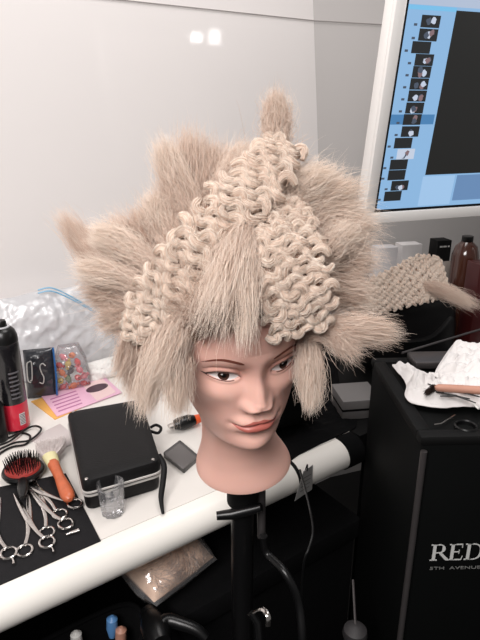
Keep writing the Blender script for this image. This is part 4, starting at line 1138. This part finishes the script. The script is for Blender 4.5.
# ================================================================== MONITOR
mo = P(362, 224, 1.15)
yaw = math.radians(20); tl = math.radians(7.5)
mr = Vector((math.cos(yaw), math.sin(yaw), 0)); mn = Vector((math.sin(yaw), -math.cos(yaw), 0))
mu = (Vector((0, 0, 1)) * math.cos(tl) + mn * math.sin(tl)).normalized(); mn = mr.cross(mu).normalized()
MW = Matrix((mr, -mn, mu)).transposed().to_4x4(); MW.translation = mo
mon = thing('monitor', 'large silver framed computer monitor showing a photo browser', 'monitor', tuple(mo))
Wd, Hd, bz = .70, .475, .0225
b = MB()
fr = [((0, Wd), (0, bz)), ((0, Wd), (Hd - bz, Hd)), ((0, bz), (bz, Hd - bz)), ((Wd - bz, Wd), (bz, Hd - bz))]
b = MB(); b.box((Wd / 2, .018, Hd / 2), (Wd, .028, Hd), .003, mtx=MW); b.build('housing', 'alu', mon)
b = MB()
for (x0, x1), (z0, z1) in fr: b.box(((x0 + x1) / 2, .001, (z0 + z1) / 2), (x1 - x0, .012, z1 - z0), .0025, mtx=MW)
b.build('bezel', 'alu', mon)
b = MB(); b.box((Wd / 2, .0018, Hd / 2), (Wd - 2 * bz + .001, .006, Hd - 2 * bz + .001), mtx=MW); b.build('screen_border', 'screenborder', mon, smooth=False)
scr = MB(); bo_ = .0055
def mhit(x, y):
    r = ray(x, y); p0 = MW @ Vector((0, -.0015, 0)); t = (p0 - CAM).dot(mn) / r.dot(mn); l = MW.inverted() @ (CAM + r * t); return l.x, l.z
def quad(q, x0, z0, x1, z1, y): q.add([MW @ Vector(c) for c in ((x0, y, z0), (x1, y, z0), (x1, y, z1), (x0, y, z1))], [(0, 1, 2, 3)])
quad(scr, bz + bo_, bz + bo_, Wd - bz - bo_, Hd - bz - bo_, -.0014)
M['scrblue'] = emis('screen_blue', rgb(140, 182, 222), 1.0)
so = scr.build('screen', 'scrblue', mon, smooth=False)
sx0, sz0 = bz + bo_, bz + bo_; sx1, sz1 = Wd - bz - bo_, Hd - bz - bo_
def panel(name, x0, z0, x1, z1, col, k=1.0, y=-.0018, m=None):
    q = MB(); quad(q, x0, z0, x1, z1, y); return q.build(name, m or emis(name, col, k), so, smooth=False)
# thin things of the photo browser: viewer area, tool bar, side column shade, lower band
vx0 = mhit(425, 175)[0]; vz0 = mhit(425, 175)[1]; vz1 = mhit(456, 10.5)[1]
panel('viewer_area', vx0, vz0, sx1, vz1, rgb(27, 27, 26), 1.0)
panel('tool_bar', sx0, mhit(440, 6)[1], sx1, sz1, rgb(176, 190, 212), 1.0)
panel('title_bar', sx0, mhit(412, 9)[1], vx0, mhit(412, 4.5)[1], rgb(120, 190, 232), 1.0)
panel('lower_panel', vx0 - .004, sz0 + .003, vx0 + .075, vz0 - .003, rgb(160, 196, 232), 1.0)
panel('lower_panel', vx0 + .08, sz0 + .010, vx0 + .20, vz0 - .003, rgb(104, 138, 180), 1.0)
panel('selection_bar', sx0, mhit(405, 124.5)[1], mhit(434, 119)[0], mhit(405, 114.5)[1], rgb(74, 128, 178), 1.0)
TH_ = [(430.5, 21.5, .4, 1), (428, 35, .5, 0), (421, 47.5, 0, 0), (424, 60, .5, 0), (421.5, 72, .6, 1), (419, 84, .6, 1), (417, 96, .5, 0), (414.5, 108, .6, 1), (412, 119.5, .1, 0), (410, 131.5, .4, 0), (403, 143, 0, 0), (405.5, 154, .9, 1), (398.5, 164.5, 0, 0), (396.5, 175, 0, 0), (399.5, 185.5, .7, 1), (392.5, 196, 0, 0)]
M['thumbdark'] = emis('thumb_dark', rgb(32, 34, 36), 1.0); M['thumbmid'] = emis('thumb_mid', rgb(74, 84, 100), 1.0); M['thumblight'] = emis('thumb_light', rgb(196, 206, 224), 1.0); M['thumbskin'] = emis('thumb_skin', rgb(132, 108, 112), 1.0)
rt_ = random.Random(3)
for i, (x, y, lv, fg) in enumerate(TH_):
    cx, cz = mhit(x, y); w_, h_ = .0200, .0098
    t = MB(); quad(t, cx - w_, cz - h_, cx + w_, cz + h_, -.0022)
    nm_ = 'thumblight' if lv == .9 else 'thumbdark'
    o = t.build('thumbnail', nm_, so, smooth=False)
    if lv:
        for k in range(2 + (lv > .4)):
            ax_ = cx + rt_.uniform(-.008, .010); az = cz + rt_.uniform(-.004, .004)
            q = MB(); q.add([MW @ Vector((ax_ + rt_.uniform(.6, 1.2) * .006 * math.cos(a), -.0026 - .0003 * k, az + .006 * rt_.uniform(.6, 1.2) * math.sin(a))) for a in np.linspace(0, 2 * math.pi, 10, endpoint=False)], [tuple(range(10))])
            q.build('thumbnail_figure', ['thumbmid', 'thumblight', 'thumbskin'][(k + i) % 3], so, smooth=False)
    q = MB(); quad(q, cx - w_ - .014, cz - .008, cx - w_ - .007, cz - .004, -.0022); q.build('thumbnail_mark', 'thumbmid', so, smooth=False)
# monitor stand (right of the frame): neck and foot
nk = MW @ Vector((Wd * .74, .05, .12))
b = MB(); b.box((Wd * .74, .040, .16), (.10, .02, .12), .003, mtx=MW); b.build('hinge_plate', 'alu', mon)
b = MB(); b.box((nk.x, nk.y + .012, (nk.z + ZC) / 2 - .01), (.12, .014, nk.z - ZC - .02), .004, rot=yaw); b.build('stand_neck', 'alu', mon)
b = MB(); b.box((nk.x + .01, nk.y - .03, ZC + .006), (.22, .19, .012), .004, rot=yaw); b.build('stand_foot', 'alu', mon)

# ================================================================== BLACK TROLLEY WITH PRINTED NAME
kf = P(421, 437, .80); ztop = kf.z
kbk = G(371, 357, ztop)
dv = (kbk - kf); dv.z = 0; dep = dv.length; dv.normalize(); fr_ = Vector((dv.y, -dv.x, 0))    # dv: into depth, fr_: to the right
KW = Matrix((fr_, dv, Vector((0, 0, 1)))).transposed().to_4x4(); KW.translation = Vector((kf.x, kf.y, 0))
tro = thing('trolley', 'black salon trolley with silver name lettering on its front', 'trolley', (kf.x, kf.y, 0))
wk = .44; hk = ztop
b = MB(); b.box((wk / 2, dep / 2, (hk - .02) / 2 + .02), (wk - .006, dep - .006, hk - .03), .004, mtx=KW); b.build('cabinet_body', 'case', tro)
b = MB()
rim_h = .016
b.box((wk / 2, .011, hk - rim_h / 2), (wk, .022, rim_h), .005, mtx=KW); b.box((wk / 2, dep - .011, hk - rim_h / 2), (wk, .022, rim_h), .005, mtx=KW)
b.box((.011, dep / 2, hk - rim_h / 2), (.022, dep - .040, rim_h), .004, mtx=KW); b.box((wk - .011, dep / 2, hk - rim_h / 2), (.022, dep - .040, rim_h), .005, mtx=KW)
b.box((wk / 2, dep / 2, hk - rim_h + .003), (wk - .02, dep - .02, .006), mtx=KW)
b.build('top_tray', 'black', tro)
b = MB(); b.tube([KW @ Vector((.006, -.002, hk - .022)), KW @ Vector((.006, -.002, .03))], .0048, 14); b.build('corner_trim', 'trim', tro)
b = MB(); b.tube([KW @ Vector((wk - .006, -.002, hk - .022)), KW @ Vector((wk - .006, -.002, .03))], .0048, 14); b.build('corner_trim', 'trim', tro)
ho = G(466, 426, hk); l = KW.inverted() @ ho
b = MB(); b.lathe([(.0125, -.012), (.0135, .0005), (.0150, .0022), (.0165, .0005), (.0165, -.004)], 36, KW @ Matrix.Translation((l.x, max(l.y, .0175), hk))); b.build('tool_holder', 'blackplastic', tro)
b = MB(); b.tube([G(434, 424.5, hk + .001), G(441, 423.5, hk + .001), G(455, 415, hk + .001)], .0011, 8); b.build('rim_glint', 'steel', tro)  # bright strip modelled in as the glint along the tray's recess edge
b = MB(); b.tube([G(402, 353, hk + .012), G(482, 329, hk + .026)], .0022, 8); b.box((wk / 2 + .02, dep - .03, hk + .006), (wk - .09, .05, .014), .003, mtx=KW); b.build('lid_rail', 'trim', tro)
# printed name: serif letters in outline, name cut by the frame
def flat_poly(q, poly, y=-.0008, d=.0008): q.prism(poly, d, KW @ Matrix.Translation((0, y, 0)))
def khit(x, y):
    r = ray(x, y); p0 = KW @ Vector((0, 0, 0)); t = (p0 - CAM).dot(dv) / r.dot(dv); l = KW.inverted() @ (CAM + r * t); return l.x, l.z
lx, lz = khit(429, 560.5); capz = khit(430.5, 544.5)[1] - lz; lw_ = khit(451.5, 559.5)[0] - lx
def glyph(ch, x0, z0, h, w, nm):
    """serif capital built from stems, hairlines, serifs and bowls"""
    st_, hl_ = .16 * h, .055 * h
    q = MB(); R2 = lambda a, b_, c, d_: flat_poly(q, [(x0 + a * w, z0 + b_ * h), (x0 + c * w, z0 + b_ * h), (x0 + c * w, z0 + d_ * h), (x0 + a * w, z0 + d_ * h)])
    sw = st_ / w
    def stem(a): R2(a, .0, a + sw, 1); R2(a - .10, 0, a + sw + .10, .055); R2(a - .10, .945, a + sw + .10, 1)
    def arc(cx, cz, rx, rz, a0, a1, t_, n_=18):
        po = []
        for k in range(n_ + 1):
            a = a0 + (a1 - a0) * k / n_; po.append((cx + rx * math.cos(a), cz + rz * math.sin(a)))
        pi_ = []
        for k in range(n_, -1, -1):
            a = a0 + (a1 - a0) * k / n_; c_ = abs(math.cos(a)); pi_.append((cx + (rx - t_ * c_) * math.cos(a), cz + (rz - .05) * math.sin(a)))
        for k in range(n_):
            quad_ = [po[k], po[k + 1], pi_[n_ - k - 1], pi_[n_ - k]]
            flat_poly(q, [(x0 + a * w, z0 + b_ * h) for a, b_ in quad_])
    if ch == 'R':
        stem(.12); R2(.12 + sw, .945, .45, 1); R2(.12 + sw, .455, .45, .505)
        arc(.45, .7275, .30, .2725, -math.pi / 2, math.pi / 2, sw)
        flat_poly(q, [(x0 + a * w, z0 + b_ * h) for a, b_ in ((.42, .47), (.42 + sw * 1.1, .47), (1.0, .03), (1.06, .0), (.84, 0), (.76, .06))])
    if ch == 'E':
        stem(.12); R2(.12, .0, .80, .055); R2(.12, .945, .78, 1); R2(.12 + sw, .49, .62, .54)
        R2(.75, .77, .79, 1); flat_poly(q, [(x0 + a * w, z0 + b_ * h) for a, b_ in ((.76, .0), (.80, 0), (.86, .24), (.82, .24))]); R2(.59, .40, .63, .63)
    if ch == 'D':
        stem(.12); R2(.12, .0, .45, .055); R2(.12, .945, .45, 1); arc(.42, .5, .50, .5, -math.pi / 2, math.pi / 2, sw, 26)
    if ch == 'K':
        stem(.12); flat_poly(q, [(x0 + a * w, z0 + b_ * h) for a, b_ in ((.26, .44), (.80, .95), (.88, .95), (.32, .40))]); R2(.70, .945, .98, 1)
        flat_poly(q, [(x0 + a * w, z0 + b_ * h) for a, b_ in ((.40, .56), (.56, .62), (1.0, .03), (1.08, 0), (.86, 0), (.80, .05))])
    if ch == 'N':
        R2(.12, 0, .17, 1); R2(.0, 0, .30, .055); R2(.85, 0, .90, 1); R2(.74, .945, 1.02, 1); R2(0, .945, .22, 1)
        flat_poly(q, [(x0 + a * w, z0 + b_ * h) for a, b_ in ((.06, 1), (.26, 1), (.90, 0), (.86, 0))])
    return q.build(nm, 'lettering', tro, smooth=False)
xx = lx
for ch, wd in (('R', 1.0), ('E', .86), ('D', 1.02), ('K', 1.0), ('E', .86), ('N', 1.0)):
    w_ = capz * wd; glyph(ch, xx, lz, capz, w_, 'lettering'); xx += w_ * .93
tx, tz = khit(429, 569.5)
for ch in ('5TH  AVENUE  NYC',):
    letters('small_lettering', ch, KW @ Vector((tx, -.0006, tz)), fr_, (0, 0, 1), .0075, 'letteringdim', tro, sx=1.75)

# white cloth in the tray, with wooden brush and tools on it
def cloth_pts(edge, n=34):
    e_ = spline(edge, 72, closed=True); cen_ = e_.mean(0); rows = []
    for t in np.linspace(0.02, 1, n): rows.append(cen_ + (e_ - cen_) * t)
    return np.array(rows)
zt = hk - rim_h + .0065
def cloth(name, edge_px, z, hmax, seed, freq, label, base=.004, lift=None):
    rows = cloth_pts([G(x, y, z) for x, y in edge_px]); fl = rows.reshape(-1, 3)
    t = np.repeat(np.linspace(0.02, 1, rows.shape[0])[:, None], rows.shape[1], 1).ravel()
    h = base + np.abs(noise3(fl, freq, seed)) * hmax + .35 * hmax * np.abs(noise3(fl, freq * 2.5, seed + 2))
    h *= np.clip((1 - t) * 3.5, 0.12, 1)
    if lift is not None: h = h + lift(fl)
    fl = fl.copy(); fl[:, 2] += h
    q = MB(); q.grid(fl.reshape(rows.shape), closed_u=True)
    o = q.build(name, 'white', angle=80)
    sd = o.modifiers.new('thick', 'SOLIDIFY'); sd.thickness = .0015; sd.offset = 1
    return tag(o, label, 'cloth')
cloth('towel', [(392, 366), (402, 368), (415, 374), (440, 378), (475, 378), (500, 382), (500, 408), (470, 408), (440, 409), (415, 405), (405, 398), (406, 386), (400, 376)], zt + .012, .024, 3, 60, 'rumpled white towel spilling over the trolley tray')
fo = [G(432, 381, zt), G(455, 351, zt), G(500, 352, zt), G(500, 386, zt), G(470, 387, zt)]
def lift2(fl): return .020 * np.clip(1 - np.abs((fl - np.array(G(470, 368, zt)))[:, 0]) / .09, 0, 1)
cloth('folded_cloth', [(432, 384), (436, 372), (448, 357), (456, 353), (475, 357), (500, 356), (500, 388), (465, 390), (445, 388)], zt + .016, .018, 7, 48, 'folded white cloth raised behind the wooden brush handle', lift=lift2)
wb = thing('paint_brush', 'pale wooden handled tint brush lying on the white towel', 'brush', tuple(G(455, 390, zt)))
h0 = G(434, 387.5, zt + .040); h1 = G(505, 392, zt + .042)
b = MB(); ks = np.linspace(0, 1, 16); b.tube([h0.lerp(h1, k) for k in ks], list(np.interp(ks, [0, .05, .3, 1], [.003, .0058, .0064, .0068])), 16); b.build('handle', 'palewood', wb)
rg = np.random.default_rng(8); n = 500
d1 = (h0 - h1).normalized()
A = np.array(h0) + rg.normal(0, .002, (n, 3)); T2 = np.array(h0 + d1 * .010) + rg.normal(0, .002, (n, 3)); T2[:, 2] -= .010
M['dkbristle'] = hair_mat('bristle_dark', rgb(30, 22, 20), rgb(70, 52, 46))
strands('bristles', A, (A + T2) / 2, T2, 'dkbristle', wb, radius=.0003, seed=3, wob=.001)
for i, (a, c) in enumerate((((436, 392), (476, 403)), ((444, 391), (484, 398)), ((440, 396), (470, 399)), ((428, 384), (444, 393)))):
    q = MB(); p0 = G(*a, zt + .034); p1 = G(*c, zt + .034); q.tube([p0, p0.lerp(p1, .5) + Vector((0, 0, .003)), p1], [.0011, .0016, .0008], 8)
    tag(q.build('hair_pin', 'blackplastic'), ['longest dark hairpin slanting across the white towel front', 'dark hairpin lying right under the wooden brush handle', 'short dark hairpin at the middle of the pin pile', 'dark hairpin at the tip of the wooden brush'][i], 'hairpin', 'dark hairpins on the towel')
wc = G(476, 406, zt + .022); q = MB(); q.tube([G(473, 403, zt + .026), wc, G(479, 409, zt + .02)], [.003, .004, .003], 10, flat=.5); tag(q.build('white_clip', 'paper'), 'small white clip at the front edge of the towel', 'clip')

# ================================================================== UNDER THE COUNTER
ZS = .60
tc_ = C(.475, .225, 0)
tk = thing('storage_trunk', 'black storage trunk under the counter carrying bags', 'trunk', (tc_.x, tc_.y, 0))
b = MB(); b.box((tc_.x, tc_.y, (ZS - .05) / 2), (.42, .51, ZS - .05), .006, rot=CANG); b.build('trunk_body', 'blackfab', tk)
b = MB(); b.box((tc_.x, tc_.y, ZS - .025), (.44, .53, .05), .010, rot=CANG); b.build('trunk_lid', 'blackfab', tk)
# bag of blond hair
pA, pB, pC = G(157, 610, ZS + .03), G(217, 563, ZS + .03), G(126, 568, ZS + .03)
hbr = (pB - pA).normalized(); hbu = (pC - pA); hbu = (hbu - hbr * hbu.dot(hbr)); hbh = hbu.length * 1.45; hbu.normalize(); hbu = (hbu + Vector((0, 0, .2))).normalized(); hbw = (pB - pA).length * 1.12
hbg = thing('hair_bag', 'clear plastic bag filled with blond hair under the counter', 'bag', tuple(G(172, 590, ZS)))
o0 = (pA + pB) / 2 + Vector((0, 0, .008))
pillow('bag_film', o0, hbr, hbu, hbw, hbh, .085, 'film', hbg, .007, 61, freq=45, fray=.008, wide=[.9, 1, 1.02, .95, .9])
rg = np.random.default_rng(14); n = 2600; uu = rg.uniform(-.85, .85, n); vv = rg.uniform(.06, .94, n)
nmv = np.array(hbu.cross(hbr).normalized()) * -1
pr_ = (1 - np.abs(uu) ** 3) ** .55 * (1 - np.abs(vv * 2 - 1) ** 3.5) ** .55 * .031
A = np.array(o0) + np.outer(uu * hbw * .46, hbr) + np.outer(vv * hbh, hbu) + np.outer(1.15 * pr_ * rg.uniform(.3, 1, n), nmv)
sw_ = 1.2 * np.sin(uu * 3 + vv * 4); dv_ = np.outer(np.cos(sw_), hbr) + np.outer(np.sin(sw_), hbu)
dv_ *= (.018 * (1 - np.abs(uu)))[:, None]
hcore = pillow('hair_bundle', o0 + hbu * .008, hbr, hbu, hbw * .88, hbh * .90, .070, mat('bundle_core', rgb(246, 204, 176), .7, var=.2, vscale=90), hbg, .003, 63)
strands('loose_hair', A - dv_, A + np.outer(np.full(n, .002), nmv), A + dv_, 'hair', hcore, radius=.0004, seed=2, wob=.002, tone0=.4, tone1=.7)
# open tote with tools
tb0 = C(.080, .02, 0)
tb = C(-.02, -.05, .0)
tote = thing('tote_bag', 'open black tote bag with tools, at the lower left under the counter', 'bag', (tb0.x, tb0.y, 0))
q = MB(); rows = []
for z, sc in ((.0, .88), (.02, .97), (.2, 1.0), (.40, 1.0), (.55, 1.03), (.575, 1.03), (.570, .96), (.50, .94), (.40, .92), (.39, .05)):
    rows.append([Vector((tb0.x, tb0.y, z)) + TD * (.125 * sc * math.copysign(abs(math.cos(a)) ** .7, math.cos(a))) + ND * (.060 * sc * math.copysign(abs(math.sin(a)) ** .8, math.sin(a))) + Vector((0, 0, .012 * math.cos(2 * a) if z > .5 else 0)) for a in np.linspace(0, 2 * math.pi, 56, endpoint=False)])
q.grid(rows, closed_u=True); q.build('bag_body', 'blackfab', tote, angle=70)
q = MB(); q.tube([p + Vector((0, 0, .004)) for p in rows[5]], .0045, 8, closed=True); q.build('rim_piping', 'blackfab', tote)
for i, (x, y, dz, m_, lab, cat, nm_) in enumerate(((112, 619, .585, 'paleblue', 'round blue topped tool sticking out of the open tote bag', 'tool', 'blue_tool'), (121, 630, .570, 'palewood', 'pale wooden handle sticking up inside the open tote bag', 'handle', 'wooden_tool'), (76, 634, .565, 'paper', 'white tube lying inside the open tote bag', 'tube', 'cream_tube'))):
    p = G(x, y, dz); v_ = Vector((tb0.x, tb0.y, .40)).lerp(Vector((p.x, p.y, .40)), .85)
    t = thing(nm_, lab, cat, tuple(v_))
    q = MB(); q.tube([v_, v_.lerp(p, .85)], [.005, .006], 12); q.build('shaft', 'blackplastic' if i == 0 else m_, t)
    q = MB(); q.tube([v_.lerp(p, .80), v_.lerp(p, .9), p, p + (p - v_).normalized() * .006], [.006, .010, .0095, .003], 16); q.build('tip', M[m_] if i != 0 else mat('tool_blue', rgb(92, 142, 196), .4), t)
# hair dryer lying on the trunk
dr = thing('hair_dryer', 'black hair dryer lying under the counter beside the hair bag', 'hair dryer', tuple(G(175, 628, ZS)))
b = MB(); b.tube(spline([G(157, 634, ZS + .03), G(166, 621, ZS + .032), G(182, 624, ZS + .03), G(197, 630, ZS + .024), G(206, 638, ZS + .014)], 30), list(np.interp(np.linspace(0, 1, 30), [0, .2, 1], [.011, .012, .008])), 16); b.build('handle', 'blackplastic', dr)
b = MB(); b.tube([G(161, 644, ZS + .024), G(158, 636, ZS + .024), G(153, 624, ZS + .024), G(150, 616, ZS + .024)], [.016, .022, .021, .016], 24); b.build('barrel', 'blackplastic', dr)
b = MB(); b.tube([G(150, 616, ZS + .024), G(148, 611, ZS + .024)], [.0165, .014], 24); b.build('nozzle', 'blackplastic', dr)
